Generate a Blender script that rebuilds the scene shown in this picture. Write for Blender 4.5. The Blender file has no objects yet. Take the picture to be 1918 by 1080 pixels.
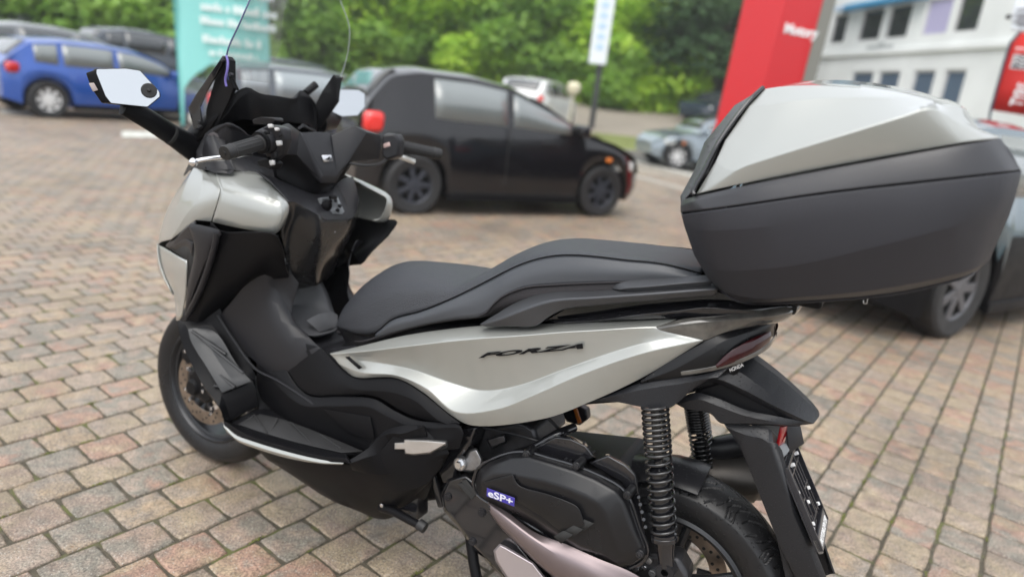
import bpy, bmesh, math, random
import numpy as np
from mathutils import Matrix, Vector
random.seed(7)
SC = bpy.context.scene
COL = SC.collection
rad = math.radians

# ------------------------------------------------------------------ camera
CAM_H = 1.316
F_PX = 1281.0
PITCH, ROLL = rad(16.058), rad(6.766)
def cam_axes():
    f = np.array([0, math.cos(PITCH), -math.sin(PITCH)])
    r = np.cross(f, [0, 0, 1]); r /= np.linalg.norm(r); u = np.cross(r, f)
    c, s = math.cos(ROLL), math.sin(ROLL)
    return np.array([c*r + s*u, -s*r + c*u, -f])
RC = cam_axes()
CPOS = np.array([0, 0, CAM_H])
cam = bpy.data.cameras.new('camera')
cam.sensor_width = 36; cam.lens = F_PX/1918*36
cam.clip_start = 0.05; cam.clip_end = 2000
cam.dof.use_dof = True; cam.dof.focus_distance = 1.5; cam.dof.aperture_fstop = 1.5
camo = bpy.data.objects.new('camera', cam); COL.objects.link(camo)
m3 = Matrix([[RC[j][i] for j in range(3)] for i in range(3)])
camo.matrix_world = Matrix.Translation(Vector(CPOS)) @ m3.to_4x4()
SC.camera = camo

# ------------------------------------------------------------------ sky and sun (overcast)
world = bpy.data.worlds.new('World'); SC.world = world; world.use_nodes = True
wn = world.node_tree; wn.nodes.clear()
wo = wn.nodes.new('ShaderNodeOutputWorld'); wb = wn.nodes.new('ShaderNodeBackground')
sky = wn.nodes.new('ShaderNodeTexSky'); sky.sky_type = 'NISHITA'; sky.sun_disc = False
SUN_EL, SUN_AZ = rad(62), rad(200)
sky.sun_elevation = SUN_EL; sky.sun_rotation = SUN_AZ; sky.air_density = 1.0; sky.dust_density = 4.0; sky.ozone_density = 1.0
hs = wn.nodes.new('ShaderNodeHueSaturation'); hs.inputs['Saturation'].default_value = 0.34
wn.links.new(sky.outputs[0], hs.inputs['Color']); cl = wn.nodes.new('ShaderNodeMix'); cl.data_type = 'RGBA'; cl.inputs[0].default_value = .7   # an even layer of cloud over the clear-sky model
cl.inputs[7].default_value = (5.3, 5.55, 5.9, 1)
wn.links.new(hs.outputs[0], cl.inputs[6]); wn.links.new(cl.outputs[2], wb.inputs['Color'])
wb.inputs['Strength'].default_value = 0.15
wn.links.new(wb.outputs[0], wo.inputs[0])
sun = bpy.data.lights.new('sun', 'SUN'); sun.energy = 1.5; sun.angle = rad(60); sun.color = (1, .96, .9)
suno = bpy.data.objects.new('sun', sun); COL.objects.link(suno)
sd = Vector((math.sin(SUN_AZ)*math.cos(SUN_EL), math.cos(SUN_AZ)*math.cos(SUN_EL), math.sin(SUN_EL)))
suno.rotation_euler = sd.to_track_quat('Z', 'Y').to_euler()
SC.view_settings.view_transform = 'Standard'; SC.view_settings.look = 'None'
SC.view_settings.exposure = 0.92; SC.view_settings.gamma = 1; SC.view_settings.use_curve_mapping = False
SC.cycles.max_bounces = 6; SC.cycles.transparent_max_bounces = 12; SC.cycles.caustics_reflective = False
SC.cycles.caustics_refractive = False; SC.cycles.use_denoising = True

# ------------------------------------------------------------------ materials
MATS = {}
def L(nt, a, b): nt.links.new(a, b)
def mat(name, col, rough=.5, metal=0., coat=0., spec=.5, noise=0., nscale=40., bump=0., bscale=300., col2=None, rvar=0., trans=0., ior=1.5, wet=0., coat_rough=.05):
    if name in MATS: return MATS[name]
    m = bpy.data.materials.new(name); m.use_nodes = True
    nt = m.node_tree; p = nt.nodes['Principled BSDF']
    p.inputs['Base Color'].default_value = (*col, 1); p.inputs['Roughness'].default_value = rough
    p.inputs['Metallic'].default_value = metal; p.inputs['Coat Weight'].default_value = coat
    p.inputs['Coat Roughness'].default_value = coat_rough; p.inputs['Specular IOR Level'].default_value = spec
    p.inputs['Transmission Weight'].default_value = trans; p.inputs['IOR'].default_value = ior
    tc = nt.nodes.new('ShaderNodeTexCoord')
    if noise or col2:
        n = nt.nodes.new('ShaderNodeTexNoise'); n.inputs['Scale'].default_value = nscale; n.inputs['Detail'].default_value = 5
        L(nt, tc.outputs['Object'], n.inputs['Vector'])
        mx = nt.nodes.new('ShaderNodeMix'); mx.data_type = 'RGBA'
        c2 = col2 or tuple(c*(1-noise) for c in col)
        rp = nt.nodes.new('ShaderNodeValToRGB'); rp.color_ramp.elements[0].position = .35; rp.color_ramp.elements[1].position = .65
        L(nt, n.outputs['Fac'], rp.inputs[0]); L(nt, rp.outputs[0], mx.inputs[0])
        mx.inputs[6].default_value = (*c2, 1); mx.inputs[7].default_value = (*col, 1)
        L(nt, mx.outputs[2], p.inputs['Base Color'])
    if rvar:
        n2 = nt.nodes.new('ShaderNodeTexNoise'); n2.inputs['Scale'].default_value = 9; n2.inputs['Detail'].default_value = 6
        L(nt, tc.outputs['Object'], n2.inputs['Vector'])
        mr = nt.nodes.new('ShaderNodeMapRange'); mr.inputs[3].default_value = max(rough-rvar, .02); mr.inputs[4].default_value = min(rough+rvar, 1)
        mr.inputs[1].default_value = .3; mr.inputs[2].default_value = .7
        L(nt, n2.outputs['Fac'], mr.inputs[0]); L(nt, mr.outputs[0], p.inputs['Roughness'])
    last = None
    if bump:
        n3 = nt.nodes.new('ShaderNodeTexNoise'); n3.inputs['Scale'].default_value = bscale; n3.inputs['Detail'].default_value = 3
        L(nt, tc.outputs['Object'], n3.inputs['Vector'])
        b = nt.nodes.new('ShaderNodeBump'); b.inputs['Strength'].default_value = bump; b.inputs['Distance'].default_value = .001
        L(nt, n3.outputs['Fac'], b.inputs['Height']); last = b
    if wet:   # scattered drops of rain left on the surface
        v = nt.nodes.new('ShaderNodeTexVoronoi'); v.inputs['Scale'].default_value = wet; v.inputs['Randomness'].default_value = 1
        L(nt, tc.outputs['Object'], v.inputs['Vector'])
        r2 = nt.nodes.new('ShaderNodeMapRange'); r2.inputs[1].default_value = .12; r2.inputs[2].default_value = .22; r2.inputs[3].default_value = 1; r2.inputs[4].default_value = 0
        L(nt, v.outputs['Distance'], r2.inputs[0])
        b2 = nt.nodes.new('ShaderNodeBump'); b2.inputs['Strength'].default_value = .8; b2.inputs['Distance'].default_value = .002
        L(nt, r2.outputs[0], b2.inputs['Height'])
        if last: L(nt, last.outputs[0], b2.inputs['Normal'])
        last = b2
    if last: L(nt, last.outputs[0], p.inputs['Normal'])
    MATS[name] = m
    return m
def emis(name, col, s=1.):
    m = mat(name, col, .4); p = m.node_tree.nodes['Principled BSDF']
    p.inputs['Emission Color'].default_value = (*col, 1); p.inputs['Emission Strength'].default_value = s
    return m
def glass(name, tint=(1, 1, 1), rough=0., alpha=.12, dark=(0.02, .02, .02)):
    """thin sheet: mostly see-through, with a Fresnel reflection"""
    if name in MATS: return MATS[name]
    m = bpy.data.materials.new(name); m.use_nodes = True; nt = m.node_tree; nt.nodes.clear()
    o = nt.nodes.new('ShaderNodeOutputMaterial'); t = nt.nodes.new('ShaderNodeBsdfTransparent'); t.inputs[0].default_value = (*tint, 1)
    g = nt.nodes.new('ShaderNodeBsdfPrincipled'); g.inputs['Base Color'].default_value = (*dark, 1); g.inputs['Roughness'].default_value = rough+.03
    fr = nt.nodes.new('ShaderNodeFresnel'); fr.inputs[0].default_value = 1.45
    mr = nt.nodes.new('ShaderNodeMapRange'); mr.inputs[1].default_value = .03; mr.inputs[2].default_value = 1; mr.inputs[3].default_value = alpha; mr.inputs[4].default_value = .4
    L(nt, fr.outputs[0], mr.inputs[0])
    mx = nt.nodes.new('ShaderNodeMixShader'); L(nt, mr.outputs[0], mx.inputs[0]); L(nt, t.outputs[0], mx.inputs[1]); L(nt, g.outputs[0], mx.inputs[2])
    L(nt, mx.outputs[0], o.inputs[0]); MATS[name] = m
    return m

PAINT = mat('silver_paint', (.375, .385, .365), .34, metal=.5, coat=1., bump=.05, bscale=1500)
BLACK = mat('black_plastic', (.005, .005, .006), .42, spec=.14, bump=.25, bscale=900, rvar=.07)
BLACK2 = mat('dark_grey_plastic', (.014, .014, .0165), .38, spec=.34, bump=.25, bscale=900, rvar=.06)
GLOSSB = mat('gloss_black', (.010, .010, .012), .12, coat=.6, wet=0, rvar=.05)
GLOSSW = mat('wet_gloss_black', (.010, .010, .012), .14, coat=.6, wet=90)
FENDM = mat('fender_black', (.012, .0125, .015), .40, spec=.4, bump=.2, bscale=900, wet=170, rvar=.06)
RAILM = mat('satin_grey_metal', (.07, .072, .078), .38, metal=.55, rvar=.06)
SEATM = mat('seat_vinyl_grained', (.036, .039, .047), .5, spec=.5, bump=1.0, bscale=420)
[n for n in SEATM.node_tree.nodes if n.type == 'BUMP'][0].inputs['Distance'].default_value = .0035
SEATS = mat('seat_vinyl_smooth', (.046, .05, .058), .42, spec=.5, bump=.3, bscale=500)
SEATD = mat('seat_fabric_dark', (.02, .018, .021), .75, bump=.9, bscale=1600)
RUBBER = mat('rubber', (.016, .016, .017), .6, bump=.2, bscale=700, rvar=.1)
TYREM = mat('tyre_rubber', (.011, .011, .012), .42, spec=.35, bump=.35, bscale=500, wet=120, rvar=.15)
CHROME = mat('polished_metal', (.75, .75, .76), .2, metal=1., rvar=.05)
ALU = mat('cast_aluminium', (.36, .36, .37), .42, metal=.9, noise=.3, nscale=60, bump=.3)
ALUD = mat('dark_cast_metal', (.06, .06, .065), .42, metal=.7, noise=.4, nscale=30, bump=.4, bscale=200)
BRONZE = mat('bronze_pink_cover', (.25, .205, .21), .40, metal=.75, noise=.12, nscale=8, rvar=.05)
PINKS = mat('pale_metal_insert', (.52, .47, .49), .32, metal=.7)
AIRBOX = mat('airbox_plastic', (.010, .010, .0115), .32, spec=.4, bump=.15, bscale=700, noise=.25, nscale=6, rvar=.08)
BOXB = mat('top_box_plastic', (.021, .0215, .028), .47, spec=.5, bump=.55, bscale=1400)
STEEL = mat('brake_disc_steel', (.33, .27, .22), .35, metal=.9, noise=.35, nscale=25)
EXH = mat('silencer_metal', (.18, .165, .15), .42, metal=.85, noise=.4, nscale=6)
RED = mat('red_lens', (.30, .005, .01), .12, coat=1.)
REDD = mat('dark_red_lens', (.03, .001, .003), .12, coat=.5, spec=.3)
SMOKE = mat('smoked_lens', (.05, .048, .045), .07, coat=1., noise=.4, nscale=26, col2=(.11, .105, .095))
WHITE = mat('white_print', (.8, .8, .8), .5)
BLUEP = mat('blue_print', (.045, .035, .27), .4)
MIRR = mat('mirror_silver', (.54, .56, .58), .02, metal=1.)
RIMM = mat('black_rim', (.03, .031, .034), .33, metal=.5, rvar=.05)

# ------------------------------------------------------------------ object helpers
def tag(o, label=None, cat=None, group=None, kind=None):
    if label: o['label'] = label
    if cat: o['category'] = cat
    if group: o['group'] = group
    if kind: o['kind'] = kind
    return o
def empty(name, label=None, cat=None, group=None, mw=None):
    o = bpy.data.objects.new(name, None); COL.objects.link(o); o.empty_display_size = .1
    if mw is not None: o.matrix_world = mw
    return tag(o, label, cat, group)
def obj(name, me, m=None, parent=None, smooth=None):
    o = bpy.data.objects.new(name, me); COL.objects.link(o)
    if m is not None and len(me.materials) == 0:
        for x in (m if isinstance(m, (list, tuple)) else [m]): me.materials.append(x)
    if parent: o.parent = parent
    if smooth is not None: shade(me, smooth)
    return o
def shade(me, ang=30):
    me.polygons.foreach_set('use_smooth', [True]*len(me.polygons))
    me.set_sharp_from_angle(angle=rad(ang))
def mesh(verts, faces):
    me = bpy.data.meshes.new('m'); me.from_pydata([tuple(map(float, v)) for v in verts], [], faces); me.validate(); me.update()
    return me
def mods(o, thick=0., bevel=0., seg=2, off=-1., sub=0, ang=22):
    if thick:
        s = o.modifiers.new('solidify', 'SOLIDIFY'); s.thickness = thick; s.offset = off; s.use_even_offset = True; s.thickness_clamp = .5
    if bevel:
        b = o.modifiers.new('bevel', 'BEVEL'); b.width = bevel; b.segments = seg; b.limit_method = 'ANGLE'; b.angle_limit = rad(ang); b.harden_normals = False
    if sub:
        s = o.modifiers.new('sub', 'SUBSURF'); s.levels = sub; s.render_levels = sub
    return o
def mirror(o, name=None):
    c = o.copy(); COL.objects.link(c); c.scale.y = -c.scale.y; c.location.y = -c.location.y
    for ch in o.children:
        d = ch.copy(); COL.objects.link(d); d.parent = c
    return c

# scooter frame: x forward from the rear axle, y to its left, z up
def _Rz(a): c, s = math.cos(a), math.sin(a); return np.array([[c, -s, 0], [s, c, 0], [0, 0, 1]])
def _Rx(a): c, s = math.cos(a), math.sin(a); return np.array([[1, 0, 0], [0, c, -s], [0, s, c]])
def _Ry(a): c, s = math.cos(a), math.sin(a); return np.array([[c, 0, s], [0, 1, 0], [-s, 0, c]])
SM = _Rz(2.67286) @ _Rx(.04359) @ _Ry(.04536)
ST = np.array([-.9214, 2.0665, 0.])
SO = SM.T @ (CPOS - ST) + np.array([1.51, 0, 0])
SCOOT_MW = Matrix.Translation(Vector(ST)) @ Matrix(SM.tolist()).to_4x4() @ Matrix.Translation((-1.51, 0, 0))
def wray(px, py): return np.array([(px-959)/F_PX, -(py-540)/F_PX, -1.]) @ RC
def S(px, py, Y):
    """point of the scooter's frame seen at photo pixel (px,py), at lateral distance Y from its centre plane"""
    d = SM.T @ wray(px, py); return SO + d*(Y-SO[1])/d[1]
def SX(px, py, X):
    d = SM.T @ wray(px, py); return SO + d*(X-SO[0])/d[0]
def SZ(px, py, Z):
    d = SM.T @ wray(px, py); return SO + d*(Z-SO[2])/d[2]
def GP(px, py, z=0.):
    d = wray(px, py); return CPOS + d*(z-CAM_H)/d[2]
def P3(v):
    if len(v) == 4:
        k = v[0]
        if k == 'x': return SX(v[1], v[2], v[3])
        if k == 'z': return SZ(v[1], v[2], v[3])
        return np.array(v[1:], float)
    return S(*v)
def catmull(P, n):
    P = np.asarray(P, float)
    if n <= 1 or len(P) < 3:
        if n <= 1: return P
        out = []
        for i in range(len(P)-1):
            for k in range(n): out.append(P[i]+(P[i+1]-P[i])*k/n)
        return np.array(out+[P[-1]])
    out = []
    for i in range(len(P)-1):
        p0 = P[i-1] if i > 0 else 2*P[i]-P[i+1]
        p1, p2 = P[i], P[i+1]
        p3 = P[i+2] if i+2 < len(P) else 2*P[i+1]-P[i]
        l1, l2, l3 = [max(np.linalg.norm(b-a), 1e-6)**.5 for a, b in ((p0, p1), (p1, p2), (p2, p3))]
        m1 = (p1-p0)/l1 - (p2-p0)/(l1+l2) + (p2-p1)/l2
        m2 = (p2-p1)/l2 - (p3-p1)/(l2+l3) + (p3-p2)/l3
        m1 *= l2; m2 *= l2
        for k in range(n):
            t = k/n; t2, t3 = t*t, t*t*t
            out.append((2*t3-3*t2+1)*p1+(t3-2*t2+t)*m1+(-2*t3+3*t2)*p2+(t3-t2)*m2)
    out.append(P[-1])
    return np.array(out)
def fixnormals(me, toward=None):
    bm = bmesh.new(); bm.from_mesh(me)
    bmesh.ops.remove_doubles(bm, verts=bm.verts, dist=1e-5)
    bmesh.ops.recalc_face_normals(bm, faces=bm.faces)
    if toward is not None:
        t = Vector(toward); s = 0
        for f in bm.faces: s += f.normal.dot((t-f.calc_center_median()).normalized())*f.calc_area()
        if s < 0: bmesh.ops.reverse_faces(bm, faces=bm.faces)
    bm.to_mesh(me); bm.free()
def gridmesh(R, close_u=False, close_v=False):
    nv, nu = len(R), len(R[0]); V = [p for r in R for p in r]; F = []
    for j in range(nv - (0 if close_v else 1)):
        for i in range(nu - (0 if close_u else 1)):
            a = j*nu+i; b = j*nu+(i+1) % nu; c = ((j+1) % nv)*nu+(i+1) % nu; d = ((j+1) % nv)*nu+i
            F.append((a, b, c, d))
    return V, F
def grid(name, rows, m, parent, nu=4, nv=1, thick=.004, bevel=.0015, ang=32, mirr=False, sub=0, mats=None, off=-1, bang=20):
    R = [catmull([P3(p) for p in r], nu) for r in rows]
    if nv > 1:
        A = np.array(R); R = np.array([catmull(A[:, i], nv) for i in range(A.shape[1])]).transpose(1, 0, 2)
    V, F = gridmesh(R)
    me = mesh(V, F)
    fixnormals(me, SO)
    o = obj(name, me, mats or m, parent, ang)
    mods(o, thick, bevel, sub=sub, off=off, ang=bang)
    if mirr: mirror(o)
    return o
def poly(name, verts, faces, m, parent, thick=.004, bevel=.0015, ang=30, mirr=False, off=-1, seg=2):
    V = [P3(v) for v in verts]
    if faces is None: faces = [tuple(range(len(V)))]
    me = mesh(V, faces); fixnormals(me, SO)
    o = obj(name, me, m, parent, ang); mods(o, thick, bevel, off=off, seg=seg)
    if mirr: mirror(o)
    return o
def slab(name, outline, Y2, m, parent, bevel=.003, ang=30, mirr=False, seg=2):
    """closed outline with real depth: the same outline is repeated at lateral distance Y2 (in the scooter frame)"""
    A = [P3(v) for v in outline]; n = len(A)
    B = [np.array([a[0], Y2 if not callable(Y2) else Y2(a), a[2]]) for a in A]
    F = [tuple(range(n)), tuple(range(2*n-1, n-1, -1))]+[(i, (i+1) % n, n+(i+1) % n, n+i) for i in range(n)]
    me = mesh(A+B, F); fixnormals(me)
    o = obj(name, me, m, parent, ang); mods(o, 0, bevel, seg)
    if mirr: mirror(o)
    return o
def tube_mesh(pts, r, n=10, caps=True, flat=None):
    P = np.asarray(pts, float); k = len(P); rr = r if hasattr(r, '__len__') else [r]*k
    V, F = [], []
    t0 = P[1]-P[0]; up = np.array([0, 0, 1.]) if abs(t0[2]) < .9*np.linalg.norm(t0) else np.array([1., 0, 0])
    for i in range(k):
        t = P[min(i+1, k-1)]-P[max(i-1, 0)]; t = t/max(np.linalg.norm(t), 1e-9)
        a = np.cross(up, t); a /= max(np.linalg.norm(a), 1e-9); b = np.cross(t, a); up = b
        for q in range(n):
            th = 2*math.pi*q/n
            V.append(P[i]+rr[i]*(math.cos(th)*a*(flat or 1)+math.sin(th)*b))
    for i in range(k-1):
        for q in range(n): F.append((i*n+q, i*n+(q+1) % n, (i+1)*n+(q+1) % n, (i+1)*n+q))
    if caps: F += [tuple(range(n-1, -1, -1)), tuple(range((k-1)*n, k*n))]
    return V, F
def tube(name, pts, r, m, parent, n=12, sm=1, bevel=0, flat=None, ang=40):
    P = catmull(pts, sm) if sm > 1 else np.asarray(pts, float)
    if hasattr(r, '__len__') and sm > 1:
        r = list(catmull(np.array([[x, 0, 0] for x in r]), sm)[:, 0])
    V, F = tube_mesh(P, r, n, flat=flat); o = obj(name, mesh(V, F), m, parent, ang); mods(o, 0, bevel); return o
def frame(axis):
    a = np.array(axis, float); a /= np.linalg.norm(a); h = np.array([0, 0, 1.]) if abs(a[2]) < .9 else np.array([1., 0, 0])
    u = np.cross(h, a); u /= np.linalg.norm(u); return a, u, np.cross(a, u)
def lathe_vf(prof, c, axis, n=48, a0=0., a1=2*math.pi):
    a, u, v = frame(axis); c = np.array(c, float); full = abs(a1-a0-2*math.pi) < 1e-6
    R = []
    for k in range(n if full else n+1):
        th = a0+(a1-a0)*k/n
        R.append([c+a*h+r*(math.cos(th)*u+math.sin(th)*v) for r, h in prof])
    return gridmesh(R, close_v=full)
def lathe(name, prof, c, axis, m, parent, n=48, ang=30, a0=0., a1=2*math.pi, bevel=0):
    V, F = lathe_vf(prof, c, axis, n, a0, a1); me = mesh(V, F); fixnormals(me)
    o = obj(name, me, m, parent, ang); mods(o, 0, bevel); return o
def box_vf(c, sz, R=None):
    c = np.array(c, float); V = []
    for x in (-.5, .5):
        for y in (-.5, .5):
            for z in (-.5, .5):
                d = np.array([x*sz[0], y*sz[1], z*sz[2]]); V.append(c+(R @ d if R is not None else d))
    return V, [(0, 1, 3, 2), (4, 6, 7, 5), (0, 4, 5, 1), (2, 3, 7, 6), (0, 2, 6, 4), (1, 5, 7, 3)]
class MB:
    def __init__(s): s.V, s.F = [], []
    def add(s, vf):
        n = len(s.V); s.V += [tuple(map(float, v)) for v in vf[0]]; s.F += [tuple(i+n for i in f) for f in vf[1]]; return s
    def box(s, c, sz, R=None): return s.add(box_vf(c, sz, R))
    def build(s, name, m, parent=None, ang=30, bevel=0, label=None):
        me = mesh(s.V, s.F); fixnormals(me); o = obj(name, me, m, parent, ang); mods(o, 0, bevel)
        if label: o['label'] = label
        return o
def bolt(parent, p, axis, r=.006, m=None, name='bolt'):
    a = np.array(axis, float); a /= np.linalg.norm(a)
    return lathe(name, [(0, .004), (r*.45, .004), (r*.5, .002), (r*.62, .002), (r*.68, .0045), (r, .004), (r, -.004)], p, a, m or ALUD, parent, 14)
def text(name, body, size, mw, m, parent, extrude=.0008, shear=0., bold=0., sx=1., spacing=1., align='LEFT'):
    cu = bpy.data.curves.new(name, 'FONT'); cu.body = body; cu.size = size; cu.extrude = extrude; cu.shear = shear; cu.offset = bold; cu.space_character = spacing
    cu.align_x = align; cu.resolution_u = 4
    t = bpy.data.objects.new(name, cu); COL.objects.link(t)
    dg = bpy.context.evaluated_depsgraph_get(); me = bpy.data.meshes.new_from_object(t.evaluated_get(dg))
    bpy.data.objects.remove(t)
    me.transform(Matrix.Diagonal((sx, 1, 1, 1)))
    o = obj(name, me, m, parent); o.matrix_local = mw
    return o
def basis(o, xa, up):
    """matrix with origin o, x along xa, y as near up as possible"""
    x = Vector(xa).normalized(); z = x.cross(Vector(up)).normalized(); y = z.cross(x)
    return Matrix(((x.x, y.x, z.x, o[0]), (x.y, y.y, z.y, o[1]), (x.z, y.z, z.z, o[2]), (0, 0, 0, 1)))

# ------------------------------------------------------------------ ground
def paving_colors(nt, fac, out):
    """brick tone from a random number: tan, pink, orange red, slate grey"""
    rp = nt.nodes.new('ShaderNodeValToRGB'); cr = rp.color_ramp; cr.interpolation = 'LINEAR'
    cols = [(0, (.215, .165, .135)), (.14, (.245, .195, .135)), (.28, (.225, .16, .135)), (.42, (.125, .12, .108)), (.5, (.20, .165, .145)), (.62, (.27, .20, .135)), (.74, (.25, .14, .11)), (.84, (.15, .143, .128)), (.93, (.23, .175, .15)), (1, (.21, .17, .14))]
    cr.elements[0].position = 0; cr.elements[0].color = (*cols[0][1], 1); cr.elements[1].position = 1; cr.elements[1].color = (*cols[-1][1], 1)
    cols = [(p, tuple((a*.74+b*.26)*k for a, b, k in zip(c, (.26, .23, .19), (1.03, 1.01, .95)))) for p, c in cols]; cr.elements[0].color = (*cols[0][1], 1); cr.elements[1].color = (*cols[-1][1], 1)
    for p, c in cols[1:-1]:
        e = cr.elements.new(p); e.color = (*c, 1)
    L(nt, fac, rp.inputs[0]); return rp
def brick_material():
    m = bpy.data.materials.new('paving_brick'); m.use_nodes = True; nt = m.node_tree; p = nt.nodes['Principled BSDF']
    tc = nt.nodes.new('ShaderNodeTexCoord'); at = nt.nodes.new('ShaderNodeAttribute'); at.attribute_name = 'tone'
    geo = nt.nodes.new('ShaderNodeNewGeometry')
    n1 = nt.nodes.new('ShaderNodeTexNoise'); n1.inputs['Scale'].default_value = 10; n1.inputs['Detail'].default_value = 2
    L(nt, geo.outputs['Position'], n1.inputs['Vector'])
    ad = nt.nodes.new('ShaderNodeMath'); ad.operation = 'MULTIPLY_ADD'; ad.inputs[1].default_value = .62
    L(nt, n1.outputs['Fac'], ad.inputs[0]); L(nt, at.outputs['Fac'], ad.inputs[2])
    fr = nt.nodes.new('ShaderNodeMath'); fr.operation = 'FRACT'; L(nt, ad.outputs[0], fr.inputs[0])
    rp = paving_colors(nt, fr.outputs[0], None)
    # grain: pale and dark grit
    n2 = nt.nodes.new('ShaderNodeTexNoise'); n2.inputs['Scale'].default_value = 160; n2.inputs['Detail'].default_value = 4; n2.inputs['Roughness'].default_value = .8
    L(nt, geo.outputs['Position'], n2.inputs['Vector'])
    r2 = nt.nodes.new('ShaderNodeMapRange'); r2.inputs[1].default_value = .3; r2.inputs[2].default_value = .7; r2.inputs[3].default_value = .15; r2.inputs[4].default_value = 2.0
    L(nt, n2.outputs['Fac'], r2.inputs[0])
    n4 = nt.nodes.new('ShaderNodeTexNoise'); n4.inputs['Scale'].default_value = 22; n4.inputs['Detail'].default_value = 4
    L(nt, geo.outputs['Position'], n4.inputs['Vector'])
    r4 = nt.nodes.new('ShaderNodeMapRange'); r4.inputs[1].default_value = .3; r4.inputs[2].default_value = .7; r4.inputs[3].default_value = .78; r4.inputs[4].default_value = 1.2
    L(nt, n4.outputs['Fac'], r4.inputs[0])
    mu = nt.nodes.new('ShaderNodeMath'); mu.operation = 'MULTIPLY'; L(nt, r2.outputs[0], mu.inputs[0]); L(nt, r4.outputs[0], mu.inputs[1])
    vm = nt.nodes.new('ShaderNodeVectorMath'); vm.operation = 'SCALE'; L(nt, rp.outputs[0], vm.inputs[0]); L(nt, mu.outputs[0], vm.inputs['Scale'])
    n5 = nt.nodes.new('ShaderNodeTexNoise'); n5.inputs['Scale'].default_value = 1.3; n5.inputs['Detail'].default_value = 5; n5.inputs['Roughness'].default_value = .65
    L(nt, geo.outputs['Position'], n5.inputs['Vector'])
    r5 = nt.nodes.new('ShaderNodeMapRange'); r5.inputs[1].default_value = .34; r5.inputs[2].default_value = .52; r5.inputs[3].default_value = .76; r5.inputs[4].default_value = 1.04
    L(nt, n5.outputs['Fac'], r5.inputs[0])
    vm0 = vm; vm = nt.nodes.new('ShaderNodeVectorMath'); vm.operation = 'SCALE'; L(nt, vm0.outputs[0], vm.inputs[0]); L(nt, r5.outputs[0], vm.inputs['Scale'])
    # white chips
    v = nt.nodes.new('ShaderNodeTexVoronoi'); v.inputs['Scale'].default_value = 120; L(nt, geo.outputs['Position'], v.inputs['Vector'])
    gt = nt.nodes.new('ShaderNodeMapRange'); gt.inputs[1].default_value = .16; gt.inputs[2].default_value = .24; gt.inputs[3].default_value = 1; gt.inputs[4].default_value = 0
    L(nt, v.outputs['Distance'], gt.inputs[0])
    sc = nt.nodes.new('ShaderNodeSeparateColor'); L(nt, v.outputs['Color'], sc.inputs[0])
    th = nt.nodes.new('ShaderNodeMath'); th.operation = 'GREATER_THAN'; th.inputs[1].default_value = .5; L(nt, sc.outputs[0], th.inputs[0])
    mm = nt.nodes.new('ShaderNodeMath'); mm.operation = 'MULTIPLY'; L(nt, gt.outputs[0], mm.inputs[0]); L(nt, th.outputs[0], mm.inputs[1])
    mx = nt.nodes.new('ShaderNodeMix'); mx.data_type = 'RGBA'; L(nt, mm.outputs[0], mx.inputs[0]); L(nt, vm.outputs[0], mx.inputs[6]); mx.inputs[7].default_value = (.42, .40, .36, 1)
    L(nt, mx.outputs[2], p.inputs['Base Color'])
    p.inputs['Roughness'].default_value = .72
    rr = nt.nodes.new('ShaderNodeMapRange'); rr.inputs[3].default_value = .36; rr.inputs[4].default_value = .62; L(nt, n4.outputs['Fac'], rr.inputs[0]); L(nt, rr.outputs[0], p.inputs['Roughness'])
    b = nt.nodes.new('ShaderNodeBump'); b.inputs['Strength'].default_value = .7; b.inputs['Distance'].default_value = .0025; L(nt, n2.outputs['Fac'], b.inputs['Height']); L(nt, b.outputs[0], p.inputs['Normal'])
    return m
BRICKM = brick_material()
def joint_material():
    m = mat('joint_sand', (.095, .082, .058), .95, noise=.5, nscale=60, bump=.9, bscale=150)
    nt = m.node_tree; p = nt.nodes['Principled BSDF']; src = p.inputs['Base Color'].links[0].from_socket
    n = nt.nodes.new('ShaderNodeTexNoise'); n.inputs['Scale'].default_value = 9; n.inputs['Detail'].default_value = 6
    tc = nt.nodes.new('ShaderNodeTexCoord'); L(nt, tc.outputs['Object'], n.inputs['Vector'])
    r = nt.nodes.new('ShaderNodeMapRange'); r.inputs[1].default_value = .52; r.inputs[2].default_value = .62; L(nt, n.outputs['Fac'], r.inputs[0])
    mx = nt.nodes.new('ShaderNodeMix'); mx.data_type = 'RGBA'; L(nt, r.outputs[0], mx.inputs[0]); L(nt, src, mx.inputs[6]); mx.inputs[7].default_value = (.095, .10, .035, 1)
    L(nt, mx.outputs[2], p.inputs['Base Color']); return m
ANG = rad(53.62)
DU = np.array([math.cos(ANG), math.sin(ANG)]); DV = np.array([math.sin(ANG), -math.cos(ANG)])
BO = np.array([-1.054, 1.582]); PU, PV = .156, .139
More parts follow.
